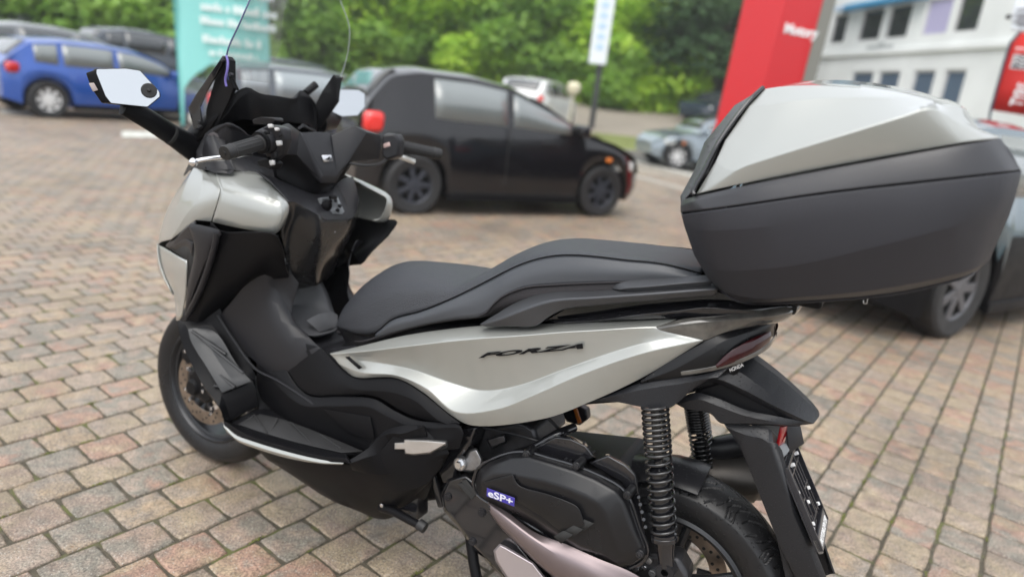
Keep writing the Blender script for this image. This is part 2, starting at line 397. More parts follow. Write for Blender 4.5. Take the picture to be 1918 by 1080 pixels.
# sheet under the bricks, and the wide ground
def sheet(name, pts, z, m, kind='structure'):
    me = mesh([(x, y, z) for x, y in pts], [tuple(range(len(pts)))]); fixnormals(me, (0, 0, 50)); return tag(obj(name, me, m), kind=kind)
ground = sheet('ground', [(-150, -60), (150, -60), (150, 160), (-150, 160)], -.03, mat('ground_earth', (.14, .125, .10), .95, noise=.3, nscale=.5))
joint = sheet('paving_bed', [(-14.5, -2.5), (-14.5, 15.2), (1.2, 17.2), (9, 17.9), (16, 9), (16, -2.5)], -.006, joint_material())
def paved_far():
    """where single stones can no longer be told apart the material carries them"""
    m = bpy.data.materials.new('paving_far'); m.use_nodes = True; nt = m.node_tree; p = nt.nodes['Principled BSDF']
    geo = nt.nodes.new('ShaderNodeNewGeometry'); mp = nt.nodes.new('ShaderNodeMapping'); mp.inputs['Rotation'].default_value = (0, 0, -ANG); L(nt, geo.outputs['Position'], mp.inputs['Vector'])
    bt = nt.nodes.new('ShaderNodeTexBrick'); bt.inputs['Scale'].default_value = 1; bt.inputs['Brick Width'].default_value = PU; bt.inputs['Row Height'].default_value = PV; bt.inputs['Mortar Size'].default_value = .004
    bt.inputs['Color1'].default_value = (.28, .245, .20, 1); bt.inputs['Color2'].default_value = (.23, .21, .175, 1); bt.inputs['Mortar'].default_value = (.10, .09, .06, 1)
    L(nt, mp.outputs[0], bt.inputs['Vector']); L(nt, bt.outputs['Color'], p.inputs['Base Color']); p.inputs['Roughness'].default_value = .85; return m
PFAR = paved_far()
bm_pts = []
def in_frame(x, y, mg=120, z=0.):
    d = RC @ (np.array([x, y, z])-CPOS)
    if d[2] > -.25: return None
    px, py = 959+F_PX*d[0]/-d[2], 540-F_PX*d[1]/-d[2]
    return (px, py, -d[2]) if -mg < px < 1918+mg and -mg < py < 1080+mg else None
def brick_mesh(rng, hi, cx=0, cy=0, cz=0, tone=None):
    """one stone: irregular chamfered top face, sides down into the bed"""
    hw, hh = PU/2-.0038-rng.random()*.0015, PV/2-.0038-rng.random()*.0015
    k = 4 if hi else 1
    cor = [(-hw, -hh), (hw, -hh), (hw, hh), (-hw, hh)]; out = []
    for a in range(4):
        x0, y0 = cor[a]; x1, y1 = cor[(a+1) % 4]
        for t in range(k):
            f = t/k; x, y = x0+(x1-x0)*f, y0+(y1-y0)*f
            if hi and t == 0: x *= .965; y *= .965
            j = .0019 if hi else .001
            out.append((x+rng.uniform(-j, j), y+rng.uniform(-j, j)))
    n = len(out); V = []; tilt = (rng.uniform(-.012, .012), rng.uniform(-.012, .012)); up = cz
    ca, sa = math.cos(ANG), math.sin(ANG)
    def put(x, y, z):
        z2 = z+tilt[0]*x+tilt[1]*y+up
        V.append((cx+x*ca+y*sa, cy+x*sa-y*ca, z2))
    rings = [(1, -.02), (1, -.0045), (.955, -.0006), (.9, 0)] if hi else [(1, -.015), (.96, 0)]
    for s, z in rings:
        for x, y in out: put(x*s, y*s, z+(rng.uniform(-.0006, .0006) if hi and z > -.01 else 0))
    F = []
    for r in range(len(rings)-1):
        for i in range(n): F.append((r*n+i, (r+1)*n+i, (r+1)*n+(i+1) % n, r*n+(i+1) % n))
    F.append(tuple(range((len(rings)-1)*n+n-1, (len(rings)-1)*n-1, -1)))
    return V, F
RA, RB = GP(1181, 303)[:2], GP(1300, 332)[:2]; RD = (RB-RA)/np.linalg.norm(RB-RA); RN = np.array([-RD[1], RD[0]])   # near edge of the road
RN = RN if RN[1] > 0 else -RN
def build_paving():
    rng = random.Random(3); cells = []
    for j in range(-125, 125):
        for i in range(-60, 130):
            u = (i+.5+(.5 if j % 2 else 0))*PU; v = (j+.5)*PV
            x, y = BO+DU*u+DV*v
            if y < -1.5 or y > 14.2 or x < -12 or x > 9.5: continue
            if np.dot(np.array([x, y])-RA, RN) > -.05 and np.dot(np.array([x, y])-RA, RD) > -3: continue
            f = in_frame(x, y, 70 if y > 3 else 160)
            if f is None: f = (-999, -999, max(4., math.hypot(x, y)))      # outside the picture, for other views
            cells.append((f[2], i, j, x, y, f))
    cells.sort()
    pave = empty('brick_paving'); pave['kind'] = 'structure'
    own, joined = [], []
    for c in cells:
        f = c[5]
        inside = 0 < f[0] < 1918 and 0 < f[1] < 1080
        (own if inside and len(own) < 300 else joined).append(c)
    for c in own:
        V, F = brick_mesh(rng, True, cz=rng.uniform(-.003, .002)); me = mesh(V, F)
        a = me.attributes.new('tone', 'FLOAT', 'POINT'); t = rng.random(); a.data.foreach_set('value', [t]*len(V))
        o = obj('brick', me, BRICKM, pave, 50); o.location = (c[3], c[4], 0)
    V, F, T = [], [], []
    for c in joined:
        v, f = brick_mesh(rng, c[0] < 3.6, c[3], c[4], rng.uniform(-.0015, .0015)); n = len(V); t = rng.random()
        V += v; F += [tuple(i+n for i in q) for q in f]; T += [t]*len(v)
    me = bpy.data.meshes.new('m'); me.from_pydata(V, [], F); me.update()
    a = me.attributes.new('tone', 'FLOAT', 'POINT'); a.data.foreach_set('value', T)
    o = obj('paving_bricks_farther_off', me, BRICKM, pave, 50); o['kind'] = 'stuff'
    # moss in the joints of the near stones
    V, F = [], []
    for c in cells[:900]:
        if rng.random() > .34: continue
        i, j, x, y = c[1:5]
        e = rng.choice([(-.5, rng.uniform(-.5, .5)), (rng.uniform(-.5, .5), -.5), (-.5, -.5), (-.5, -.5), (0, -.5)])
        bx, by = np.array([x, y])+DU*e[0]*PU+DV*e[1]*PV; along = DU if abs(e[1]) == .5 else DV
        for q in range(rng.randint(12, 60)):
            s = rng.gauss(0, .011); w = rng.gauss(0, .0026); pr = np.array([-along[1], along[0]])
            cx, cy = np.array([bx, by])+along*s+pr*w; h = rng.uniform(.001, .005); r = rng.uniform(.0012, .0028); a = rng.random()*6.3
            n = len(V)
            for k in range(3):
                V.append((cx+r*math.cos(a+k*2.1), cy+r*math.sin(a+k*2.1), h-.005+(.004 if k == 0 else 0)))
            F.append((n, n+1, n+2))
    me = bpy.data.meshes.new('m'); me.from_pydata(V, [], F)
    o = obj('joint_moss', me, mat('moss_green', (.19, .21, .04), .9, noise=.5, nscale=30, col2=(.10, .12, .02))); o['kind'] = 'stuff'
    # small debris lying about: dry leaf bits and grit
    V, F = [], []
    for c in cells[:700]:
        for q in range(rng.choice([0, 0, 0, 1, 1, 2])):
            x, y = c[3]+rng.uniform(-.08, .08), c[4]+rng.uniform(-.08, .08); a = rng.random()*6.3; l = rng.uniform(.002, .006); w = l*rng.uniform(.25, .6); n = len(V)
            ca, sa = math.cos(a), math.sin(a)
            for dx, dy, dz in ((-l, 0, .0005), (0, -w, .0015), (l, 0, .002), (0, w, .0005)): V.append((x+dx*ca-dy*sa, y+dx*sa+dy*ca, .001+dz))
            F += [(n, n+1, n+2), (n, n+2, n+3)]
    me = bpy.data.meshes.new('m'); me.from_pydata(V, [], F)
    o = obj('leaf_litter', me, mat('dry_leaf', (.24, .17, .10), .8, noise=.6, nscale=40, col2=(.10, .05, .03))); o['kind'] = 'stuff'
build_paving()

# ================================================================== the scooter
SCOOT = empty('scooter', 'silver and black maxi scooter parked in the foreground with a top box', 'scooter', mw=SCOOT_MW)
A3 = np.array
# ---------------- silver rear side fairing (one each side)
side_rows = [
 [(617,661,.165),(680,646,.165),(760,627,.16),(850,614,.155),(905,609,.15),(1000,606,.145),(1080,604,.14),(1150,601,.134),(1220,597,.124),(1278,593,.112)],
 [(618,663,.168),(690,657,.185),(765,648,.19),(850,638,.191),(905,633,.19),(980,628,.189),(1050,622,.184),(1120,618,.176),(1180,614,.166),(1229,612,.152)],
 [(622,667,.168),(690,668,.175),(770,676,.170),(850,694,.166),(905,702,.167),(970,694,.17),(1050,672,.172),(1130,647,.168),(1190,632,.16),(1250,621,.149)],
 [(627,672,.17),(690,676,.172),(770,691,.163),(850,718,.159),(905,731,.160),(970,722,.166),(1060,690,.17),(1140,662,.166),(1205,643,.158),(1275,627,.145)],
 [(634,681,.173),(675,697,.182),(745,703,.186),(800,728,.189),(850,770,.196),(930,766,.197),(1000,739,.195),(1085,702,.188),(1200,662,.174),(1316,637,.140)],
 [(643,691,.168),(665,706,.176),(742,708,.180),(790,733,.184),(846,778,.19),(880,796,.188),(1020,784,.184),(1100,755,.174),(1200,709,.156),(1318,638,.137)],
]
grid('side_fairing', side_rows, PAINT, SCOOT, nu=6, nv=1, thick=.003, bevel=.0035, mirr=True, ang=40, bang=14)
poly('vent_slot', [(647,668,.1795),(654,667,.1795),(679,688,.186),(673,691,.186)], None, BLACK, SCOOT, thick=.002, bevel=0, mirr=True, off=1)
# lettering on the fairing
o1, o2 = S(897,669,.1795), S(1094,651,.176)
t = text('lettering', 'FORZA', .030, basis(o1+A3([0, .0045, 0]), o2-o1, (0.0, .0, 1)), BLACK, SCOOT, extrude=.001, shear=.45, bold=.0012, sx=1, spacing=1.05)
bb = t.dimensions; k = np.linalg.norm(o2-o1)/max(v.co.x for v in t.data.vertices); t.data.transform(Matrix.Diagonal((k, .46, 1, 1)))

# ---------------- dark core that fills the inside of the body
core = [(('l',.98,.10,.60),('l',.93,.14,.55),('l',.60,.15,.42),('l',.42,.14,.50),('l',.20,.13,.55),('l',-.02,.11,.62),('l',-.15,.07,.76)),
        (('l',.95,.10,.62),('l',.90,.12,.66),('l',.60,.13,.72),('l',.42,.12,.73),('l',.20,.12,.77),('l',-.02,.10,.80),('l',-.18,.06,.85))]
def core_loft(name, secs, m, parent=SCOOT, bevel=.01, ang=40):
    """closed body symmetric about the centre plane from a list of (x, [(y,z) ...] left half from bottom to top)"""
    R = []
    for x, pr in secs:
        left = [A3([x, y, z]) for y, z in pr]; R.append(left+[A3([p[0], -p[1], p[2]]) for p in left[::-1]])
    V, F = gridmesh(R, close_u=True); n = len(R[0])
    F += [tuple(range(n)), tuple(range((len(R)-1)*n+n-1, (len(R)-1)*n-1, -1))]
    me = mesh(V, F); fixnormals(me); o = obj(name, me, m, parent, ang); mods(o, 0, bevel); return o
core_loft('inner_frame_cover', [(.94,[(.09,.48),(.10,.545)]),(.80,[(.13,.38),(.15,.60),(.11,.665)]) if 0 else (.80,[(.14,.40),(.13,.655)]),(.60,[(.15,.40),(.135,.70)]),(.44,[(.15,.52),(.13,.735)]),(.2,[(.14,.60),(.13,.79)]),(0,[(.12,.665),(.11,.825)]),(-.12,[(.09,.73),(.08,.86)])], BLACK)

# ---------------- black bodywork under the silver fairing, down to the footboard
grid('lower_body_cover', [
 [(600,650,.150),(640,692,.160),(665,708,.170),(742,709,.174),(790,735,.178),(846,780,.184),(862,792,.184)],
 [(560,640,.150),(610,700,.165),(655,726,.178),(735,735,.186),(780,752,.190),(820,786,.194),(850,800,.190)],
 [(520,660,.155),(570,733,.175),(640,738,.178),(705,742,.180),(740,762,.184),(785,784,.186),(850,788,.184)],
], BLACK, SCOOT, nu=5, thick=.004, bevel=.002, mirr=True, bang=14)
grid('step_cover', [
 [(510,650,.155),(570,736,.176),(640,742,.181),(700,746,.183),(738,768,.188),(780,786,.190),(855,790,.186)],
 [(480,680,.165),(560,756,.190),(620,760,.194),(690,762,.196),(730,782,.198),(775,800,.200),(862,798,.196)],
 [(480,700,.165),(560,790,.182),(630,800,.186),(690,812,.190),(715,826,.194),(760,826,.200),(868,812,.196)],
 [(480,740,.16),(560,810,.17),(620,830,.18),(680,842,.19),(705,846,.20),(760,850,.205),(860,840,.195)],
], BLACK, SCOOT, nu=5, thick=.004, bevel=.002, mirr=True, bang=14)
# black flank between tunnel and footboard
grid('tunnel_side', [
 [(470,690,.165),(490,715,.155),(520,735,.15),(570,765,.15),(660,820,.165)],
 [(475,725,.17),(490,745,.16),(520,765,.155),(580,800,.155),(680,848,.18)],
 [(480,760,.175),(490,770,.17),(510,785,.165),(590,826,.165),(690,862,.20)],
], BLACK, SCOOT, nu=4, thick=.004, mirr=True)
poly('service_lid', [(606,766,.1935),(694,780,.1965),(702,822,.1975),(655,812,.194)], None, BLACK, SCOOT, thick=.0012, bevel=.0006, off=1, mirr=True)

# ---------------- centre tunnel with fuel lid
tun = [[(.70,[(.15,.60),(.12,.66)])]]
core_loft('centre_tunnel', [
 (1.20,[(.14,.40),(.14,.55),(.09,.61),(.05,.62)]),
 (1.08,[(.14,.38),(.14,.50),(.10,.54),(.05,.55)]),
 (1.00,[(.14,.36),(.145,.47),(.11,.52),(.05,.53)]),
 (.93,[(.15,.36),(.155,.46),(.12,.55),(.05,.57)]),
 (.80,[(.15,.40),(.158,.52),(.13,.60),(.05,.64)])], BLACK2, bevel=.012)
# ---------------- seat
def cx(pts, xs, k):
    P = catmull([P3(p) for p in pts], 8); P = P[np.argsort(P[:, 0])]
    return np.stack([xs, np.interp(xs, P[:, 0], P[:, 1]), np.interp(xs, P[:, 0], P[:, 2])], 1)
crown = [(634,596,.0),(645,578,.0),(670,550,.0),(700,520,.0),(730,500,.0),(760,490,.0),(790,488,.0),(840,493,.0),(890,502,.0),(925,508,.0),(950,490,.0),(985,468,.0),(1030,452,.0),(1072,447,.0),(1110,453,.0),(1160,466,.0),(1230,476,.0),(1320,488,.0)]
shoulder = [(631,604,.055),(640,595,.085),(665,575,.115),(700,556,.13),(740,545,.14),(790,543,.145),(850,540,.14),(895,520,.125),(930,508,.12),(965,489,.12),(1000,476,.122),(1040,470,.124),(1080,471,.126),(1120,475,.126),(1170,481,.124),(1230,488,.12),(1310,502,.112)]
seam = [(632,612,.06),(645,618,.095),(672,625,.13),(705,622,.150),(735,598,.158),(790,582,.160),(842,561,.158),(880,543,.15),(925,520,.143),(965,500,.14),(1000,487,.14),(1040,479,.141),(1080,478,.142),(1120,481,.142),(1170,487,.14),(1240,494,.134),(1312,512,.122)]
lowseam = [(636,622,.06),(650,632,.095),(672,640,.130),(705,632,.156),(735,622,.164),(790,608,.168),(850,597,.168),(905,590,.162),(935,560,.163),(980,540,.160),(1040,534,.158),(1100,531,.156),(1160,529,.152),(1230,527,.144),(1320,530,.13)]
lowedge = [(640,628,.05),(655,638,.085),(674,644,.120),(710,636,.146),(740,625,.154),(790,611,.158),(850,600,.16),(905,594,.156),(940,585,.152),(980,580,.15),(1040,572,.15),(1100,566,.148),(1160,560,.144),(1230,552,.136),(1320,545,.12)]
def seat_part(name, ca, cb, m, nmid=4, puff=.006, mid=None):
    xa = max(P3(c[-1])[0] for c in (ca, cb)); xb = min(P3(c[0])[0] for c in (ca, cb)); xs = np.linspace(xa, xb, 90)
    return cx(ca, xs, 0), cx(cb, xs, 0), xs
xs = np.linspace(-.02, P3(shoulder[0])[0]-.002, 110)
C_ = {k: cx(v, xs, 0) for k, v in dict(crown=crown, shoulder=shoulder, seam=seam, low=lowseam, edge=lowedge).items()}
C_['crown'][:, 1] = 0
def half(names, extra=None):
    return [C_[n] for n in names]
def strip(rows, name, m, both=False, thick=0, nv=4):
    A = np.array(rows); R = np.array([catmull(A[:, i], nv) for i in range(A.shape[1])]).transpose(1, 0, 2)
    if both: R = np.concatenate([R, (R*A3([1, -1, 1]))[::-1][1:]])
    V, F = gridmesh(R); me = mesh(V, F); fixnormals(me, SO if not both else (SO[0], 0, 3)); o = obj(name, me, m, SCOOT, 50)
    mods(o, .006, 0); return o
mid = C_['crown'].copy(); mid[:, 1] = C_['shoulder'][:, 1]*.55; mid[:, 2] = C_['crown'][:, 2]*.72+C_['shoulder'][:, 2]*.28
strip([C_['seam'], C_['shoulder'], mid, C_['crown']], 'seat_top', SEATM, both=True, nv=5)
f = xs < P3((705,622,.15))[0]
for sgn in (1, -1):
    bul = (C_['seam']+C_['low'])/2; bul[:, 1] += .006
    A = np.array([C_['seam'], bul, C_['low']])[:, f]
    R = np.array([catmull(A[:, i], 4) for i in range(A.shape[1])]).transpose(1, 0, 2)*A3([1, sgn, 1])
    V, F = gridmesh(R); me = mesh(V, F); fixnormals(me, SO if sgn > 0 else SO*A3([1, -1, 1])); o = obj('seat_side_panel', me, SEATS, SCOOT, 60); mods(o, .004)
    A = np.array([C_['low'], C_['edge']]); R = A*A3([1, sgn, 1]); V, F = gridmesh(R); me = mesh(V, F); fixnormals(me, SO if sgn > 0 else SO*A3([1, -1, 1])); o = obj('seat_skirt', me, SEATD, SCOOT, 60); mods(o, .004)
    R = C_['seam'][::2]*A3([1, sgn, 1])+A3([0, .0015*sgn, .001]); V, F = tube_mesh(R, .0016, 6); obj('seat_seam', mesh(V, F), BLACK, SCOOT, 60)
    R = C_['low'][::2][(xs < .47)[::2]]*A3([1, sgn, 1])+A3([0, .001*sgn, .001]); V, F = tube_mesh(R, .0022, 6); obj('seat_piping', mesh(V, F), SEATD, SCOOT, 60)
# front of the seat nose: fills down from the crown at the tip
nf = [A3([P3(shoulder[0])[0]+.002, y, z]) for y, z in ((.06,.622),(.05,.60),(.0,.598),(-.05,.60),(-.06,.622))]
core_loft('seat_base', [(.965,[(.055,.585),(.055,.625),(.0,.63)]),(.90,[(.10,.575),(.10,.62),(0,.63)]),(.80,[(.138,.585),(.138,.62),(0,.64)]),(.60,[(.150,.630),(.150,.66),(0,.66)]),(.4,[(.148,.665),(.148,.70),(0,.70)]),(.1,[(.14,.715),(.13,.76),(0,.77)]),(-.05,[(.12,.75),(.11,.79),(0,.80)])], BLACK, bevel=.006)

# ---------------- pillion grab rails
def rail(name, rows, bevel=.004):
    R = [catmull([P3(p) for p in r], 5) for r in rows]; V, F = gridmesh(R, close_v=True); n = len(R[0]); k = len(R)
    F += [tuple(j*n for j in range(k)), tuple(j*n+n-1 for j in range(k-1, -1, -1))]
    me = mesh(V, F); fixnormals(me); o = obj(name, me, RAILM, SCOOT, 32); mods(o, 0, bevel, 2); mirror(o); return o
rail('grab_rail', [
 [(896,607,.172),(925,589,.168),(962,567,.160),(1010,549,.152),(1042,543,.148),(1110,542,.146),(1200,537,.142),(1345,528,.128)],
 [(900,609,.184),(935,597,.190),(975,581,.192),(1015,567,.190),(1045,561,.188),(1110,557,.186),(1200,551,.180),(1345,540,.16)],
 [(912,612,.176),(960,612,.182),(1003,611,.182),(1028,594,.180),(1056,580,.178),(1120,572,.176),(1200,565,.170),(1340,554,.15)],
 [(912,611,.160),(960,607,.150),(1003,604,.145),(1028,588,.140),(1056,574,.136),(1120,566,.132),(1200,560,.128),(1340,550,.11)]])
rail('grab_rail_grip', [
 [(1143,540,.148),(1155,528,.150),(1200,523,.148),(1260,519,.142),(1330,514,.132)],
 [(1160,542,.166),(1180,539,.172),(1220,536,.170),(1270,531,.164),(1332,526,.15)],
 [(1165,546,.160),(1185,550,.162),(1220,548,.160),(1270,543,.155),(1332,538,.142)],
 [(1160,542,.14),(1185,544,.13),(1220,541,.128),(1270,536,.122),(1332,530,.11)]], .0035)
slab('seat_frame_cover', [(1000,606,.12),(1035,588,.12),(1060,572,.12),(1200,556,.115),(1340,540,.10),(1400,560,.09),(1330,585,.10),(1200,602,.115)], -.10, GLOSSB, SCOOT, bevel=.006)
# gloss black carrier deck over the tail light
grid('tail_deck', [
 [(1030,600,.142),(1110,590,.138),(1180,578,.130),(1300,566,.115),(1330,562,.105),(1380,566,.10),(1470,568,.05)],
 [(1040,604,.148),(1120,600,.146),(1190,590,.142),(1270,582,.134),(1320,576,.125),(1390,580,.11),(1490,570,.045)],
 [(1060,607,.146),(1130,602,.142),(1200,598,.138),(1280,594,.128),(1330,592,.122),(1400,586,.105),(1498,574,.04)],
], GLOSSW, SCOOT, nu=5, thick=.004, mirr=True)
core_loft('carrier_plate', [(.05,[(.125,.80),(.125,.835),(.0,.845)]),(-.08,[(.11,.835),(.11,.87),(.0,.875)]),(-.19,[(.05,.87),(.05,.89),(.0,.89)])], GLOSSB, bevel=.006)
# ---------------- tail light
grid('tail_light_lens', [
 [(1229,611,.150),(1280,597,.140),(1340,591,.124),(1410,583,.098),(1470,574,.060),(1503,569,.012)],
 [(1232,616,.154),(1290,606,.148),(1350,600,.132),(1420,594,.104),(1478,586,.062),(1500,578,.012)],
 [(1262,624,.148),(1300,629,.140),(1352,616,.126),(1415,606,.096),(1465,600,.058),(1487,592,.012)],
 [(1300,634,.140),(1318,637,.134),(1355,623,.122),(1410,611,.092),(1450,606,.056),(1470,602,.012)]], SMOKE, SCOOT, nu=5, nv=3, thick=.003, mirr=True, ang=50)
grid('tail_light_surround', [
 [(1200,711,.154),(1255,675,.146),(1318,638,.132),(1352,624,.120),(1400,611,.088),(1440,606,.050),(1455,602,.005)],
 [(1200,716,.158),(1262,692,.152),(1320,660,.14),(1362,636,.124),(1406,621,.090),(1440,615,.05),(1450,612,.005)],
 [(1195,722,.150),(1270,712,.146),(1345,684,.134),(1380,668,.118),(1410,655,.09),(1435,640,.05),(1450,628,.005)],
], mat('tail_black', (.007, .007, .008), .3, spec=.3, rvar=.05), SCOOT, nu=5, thick=.003, mirr=True)
grid('brake_light', [
 [(1340,684,.1365),(1362,662,.131),(1386,646,.118),(1415,631,.090),(1442,620,.05)],
 [(1342,686,.138),(1366,672,.131),(1392,657,.116),(1420,642,.090),(1444,628,.05)],
 [(1343,688,.136),(1368,680,.128),(1396,668,.112),(1420,655,.086),(1440,640,.05)]], REDD, SCOOT, nu=4, nv=2, thick=.002, mirr=True, off=1, ang=50)
grid('tail_light_lower_edge', [
 [(1222,700,.152),(1310,690,.142),(1370,676,.128),(1410,660,.10),(1440,640,.05),(1452,625,.01)],
 [(1230,706,.150),(1312,698,.140),(1372,684,.124),(1412,668,.096),(1440,650,.045),(1450,634,.01)]], SMOKE, SCOOT, nu=5, thick=.002, off=1, mirr=True)
# ---------------- matt black under-tail, shock tower and rear mudguard
grid('under_tail', [
 [(1080,756,.165),(1150,735,.158),(1205,715,.152),(1270,707,.146),(1330,698,.136),(1372,680,.118)],
 [(1085,757,.172),(1150,741,.168),(1210,728,.162),(1275,718,.156),(1315,710,.15),(1345,706,.14)],
 [(1090,756,.165),(1150,752,.165),(1205,762,.165),(1250,765,.16),(1290,735,.15),(1312,712,.145)],
 [(1090,752,.12),(1150,746,.10),(1205,755,.10),(1250,757,.10),(1290,735,.10),(1320,715,.10)]], FENDM, SCOOT, nu=5, thick=.004, mirr=True)
def sym(name, rows, m, nu=4, nv=1, bevel=.002, thick=.004, ang=30, closed=False):
    R = [catmull([P3(p) for p in r], nu) for r in rows]
    R = R+[r*A3([1, -1, 1]) for r in R[::-1]]
    V, F = gridmesh(R, close_v=closed); me = mesh(V, F); fixnormals(me, SO if not closed else None); o = obj(name, me, m, SCOOT, ang); mods(o, thick if not closed else 0, bevel, ang=16); return o
# mudguard tongue that reaches back over the plate
sym('rear_mudguard', [
 [(1300,712,.110),(1340,716,.100),(1385,735,.092),(1440,765,.080),(1490,792,.066),(1500,796,.05)],
 [(1300,711,.112),(1342,709,.106),(1388,727,.098),(1448,758,.086),(1504,785,.068),(1524,793,.045)],
 [(1342,702,.094),(1378,694,.086),(1424,723,.076),(1470,754,.064),(1512,780,.050),(1528,788,.035)],
 [(1380,672,.030),(1397,666,.022),(1440,692,.018),(1490,732,.014),(1526,766,.010),(1534,780,.008)]], FENDM, nu=4)
t0 = S(1370,694,.088)
T1, T2 = S(1368,697,.104), S(1398,684,.090)
hl_ = text('lettering', 'HONDA', .0125, basis(T1+A3([0, .005, .002]), T2-T1, (0, .2, 1)), WHITE, SCOOT, extrude=.0003, bold=.0002); hl_.data.transform(Matrix.Diagonal((np.linalg.norm(T2-T1)*.86/max(v.co.x for v in hl_.data.vertices), 1, 1, 1)))
slab('mudguard_inner', [(1290,748,.095),(1318,716,.095),(1345,712,.09),(1395,732,.086),(1450,760,.076),(1500,790,.06),(1450,788,.075),(1395,780,.09),(1345,765,.095)], -.06, BLACK, SCOOT, bevel=.003)
# lower layer of the mudguard
grid('mudguard_side', [
 [(1262,752,.110),(1300,735,.112),(1340,744,.110),(1400,768,.100),(1450,778,.088),(1506,790,.064)],
 [(1268,757,.116),(1310,748,.120),(1345,760,.116),(1395,778,.108),(1445,788,.094),(1500,796,.066)],
 [(1285,766,.112),(1330,772,.114),(1350,790,.112),(1400,792,.104),(1450,794,.092),(1498,797,.066)],
 [(1290,766,.08),(1330,774,.08),(1350,792,.08),(1400,795,.08),(1450,797,.07),(1498,798,.05)]], FENDM, SCOOT, nu=5, thick=.004, mirr=True)
# number plate carrier and mudflap
grid('plate_carrier', [
 [(1352,785,.085),(1395,794,.085),(1440,802,.082),(1452,815,.06)],
 [(1360,800,.092),(1400,815,.095),(1440,826,.095),(1463,868,.062)],
 [(1372,815,.090),(1398,832,.094),(1456,830,.094),(1470,876,.062)],
 [(1393,850,.090),(1440,950,.088),(1485,960,.080),(1500,960,.060)],
 [(1440,970,.080),(1475,1040,.072),(1520,1040,.066),(1530,1035,.05)],
 [(1495,1100,.06),(1520,1130,.056),(1550,1120,.05),(1560,1110,.04)]], FENDM, SCOOT, nu=3, thick=.004, mirr=True)
core_loft('mudflap', [(-.16,[(.08,.60),(.08,.66)]),(-.215,[(.078,.50),(.078,.60)]),(-.25,[(.07,.40),(.07,.50)]),(-.30,[(.055,.26),(.055,.36)])], FENDM, bevel=.004)
lathe('plate_lamp', [(0,0),(.02,0),(.024,-.01),(.024,-.05)], S(1470,842,.0)+A3([0,.035,0]), (-.8,0,-.5), mat('grey_housing',(.17,.18,.19),.5), SCOOT, 20)
poly('rear_reflector', [(1458,836,.06),(1466,800,.06),(1476,797,.035),(1470,830,.035)], None, RED, SCOOT, thick=.006, bevel=.001)
poly('reflector_bracket', [(1474,797,.035),(1500,797,.0),(1507,830,.0),(1478,850,.035)], None, BLACK2, SCOOT, thick=.004)

# number plate frame (an empty plastic holder, no plate in it)
pa, pb, pc = S(1466,877,.078), S(1519,806,-.052), S(1533,1034,.048)
pa = S(1466,877,.085); pc = S(1532,1034,.085)
dn = (pc-pa); hgt_ = np.linalg.norm(dn); dn /= hgt_
# across direction: the scooter's width axis
ac = A3([0, -1, 0.]); ac = ac-dn*ac.dot(dn); ac /= np.linalg.norm(ac)
nb = np.cross(ac, dn); nb = nb if nb[0] < 0 else -nb
PW = .150
def fr_pt(a, b, c=0): return pa+ac*a+dn*b+nb*c
pf = MB()
RP = np.stack([ac, dn, nb], 1)
def pbox(mb, a0, a1, b0, b1, c0, c1): mb.box(fr_pt((a0+a1)/2, (b0+b1)/2, (c0+c1)/2), (a1-a0, b1-b0, c1-c0), RP)
pbox(pf, 0, PW, 0, hgt_, -.004, 0)
plate = pf.build('number_plate_frame', mat('plate_frame_black', (.018,.018,.022), .3, rvar=.08), SCOOT, bevel=.001)
rim = MB()
for a0, a1, b0, b1 in ((0,.006,0,hgt_),(PW-.006,PW,0,hgt_),(.006,PW-.006,0,.006),(.006,PW-.006,hgt_-.030,hgt_-.026)): pbox(rim, a0, a1, b0, b1, 0, .011)
rim.build('frame_rim', MATS['plate_frame_black'], plate, bevel=.0012)
lip = MB(); pbox(lip, 0, PW, hgt_-.026, hgt_+.004, 0, .009); lip.build('dealer_strip', mat('strip_grey', (.12,.115,.11), .4), plate, bevel=.001)
rng = random.Random(5)
ribs = MB()
for a0, a1, b0, b1 in ((.03,.034,.015,.12),(.052,.056,.02,.16),(.075,.079,.03,.11),(.098,.102,.012,.15),(.120,.124,.03,.17),(.012,.138,.028,.031),(.012,.138,.135,.138),(.02,.07,.155,.158),(.08,.13,.078,.081),(.012,.05,.085,.088),(.085,.09,.10,.135),(.04,.044,.12,.14)):
    b1 = min(b1, hgt_-.034); b0 = min(b0, b1-.004); pbox(ribs, a0, a1, b0, b1, 0, .006)
ribs.build('frame_rib', MATS['plate_frame_black'], plate, bevel=.0007)['kind'] = 'stuff'
for a, b in ((.014,.022),(.136,.020),(.068,.020),(.016,.06),(.014,hgt_-.042),(.136,hgt_-.042),(.03,hgt_-.046),(.112,.09),(.062,.10)):
    lathe('white_stud', [(0,.0085),(.0038,.0085),(.0042,.006),(.0042,0)], fr_pt(a, b), nb, WHITE, plate, 12)
tx = text('lettering', 'MOTORCENTER', .0165, Matrix(((-ac[0],0,0,0),(0,1,0,0),(0,0,1,0),(0,0,0,1))), WHITE, plate, extrude=.0003, bold=.0004, shear=.2)
xmax = max(v.co.x for v in tx.data.vertices); tx.data.transform(Matrix.Diagonal((.12/xmax, 1.15, 1, 1)))
oo = fr_pt(.015, hgt_-.004, .0095); tx.matrix_local = Matrix(((ac[0], -dn[0], nb[0], oo[0]), (ac[1], -dn[1], nb[1], oo[1]), (ac[2], -dn[2], nb[2], oo[2]), (0,0,0,1)))

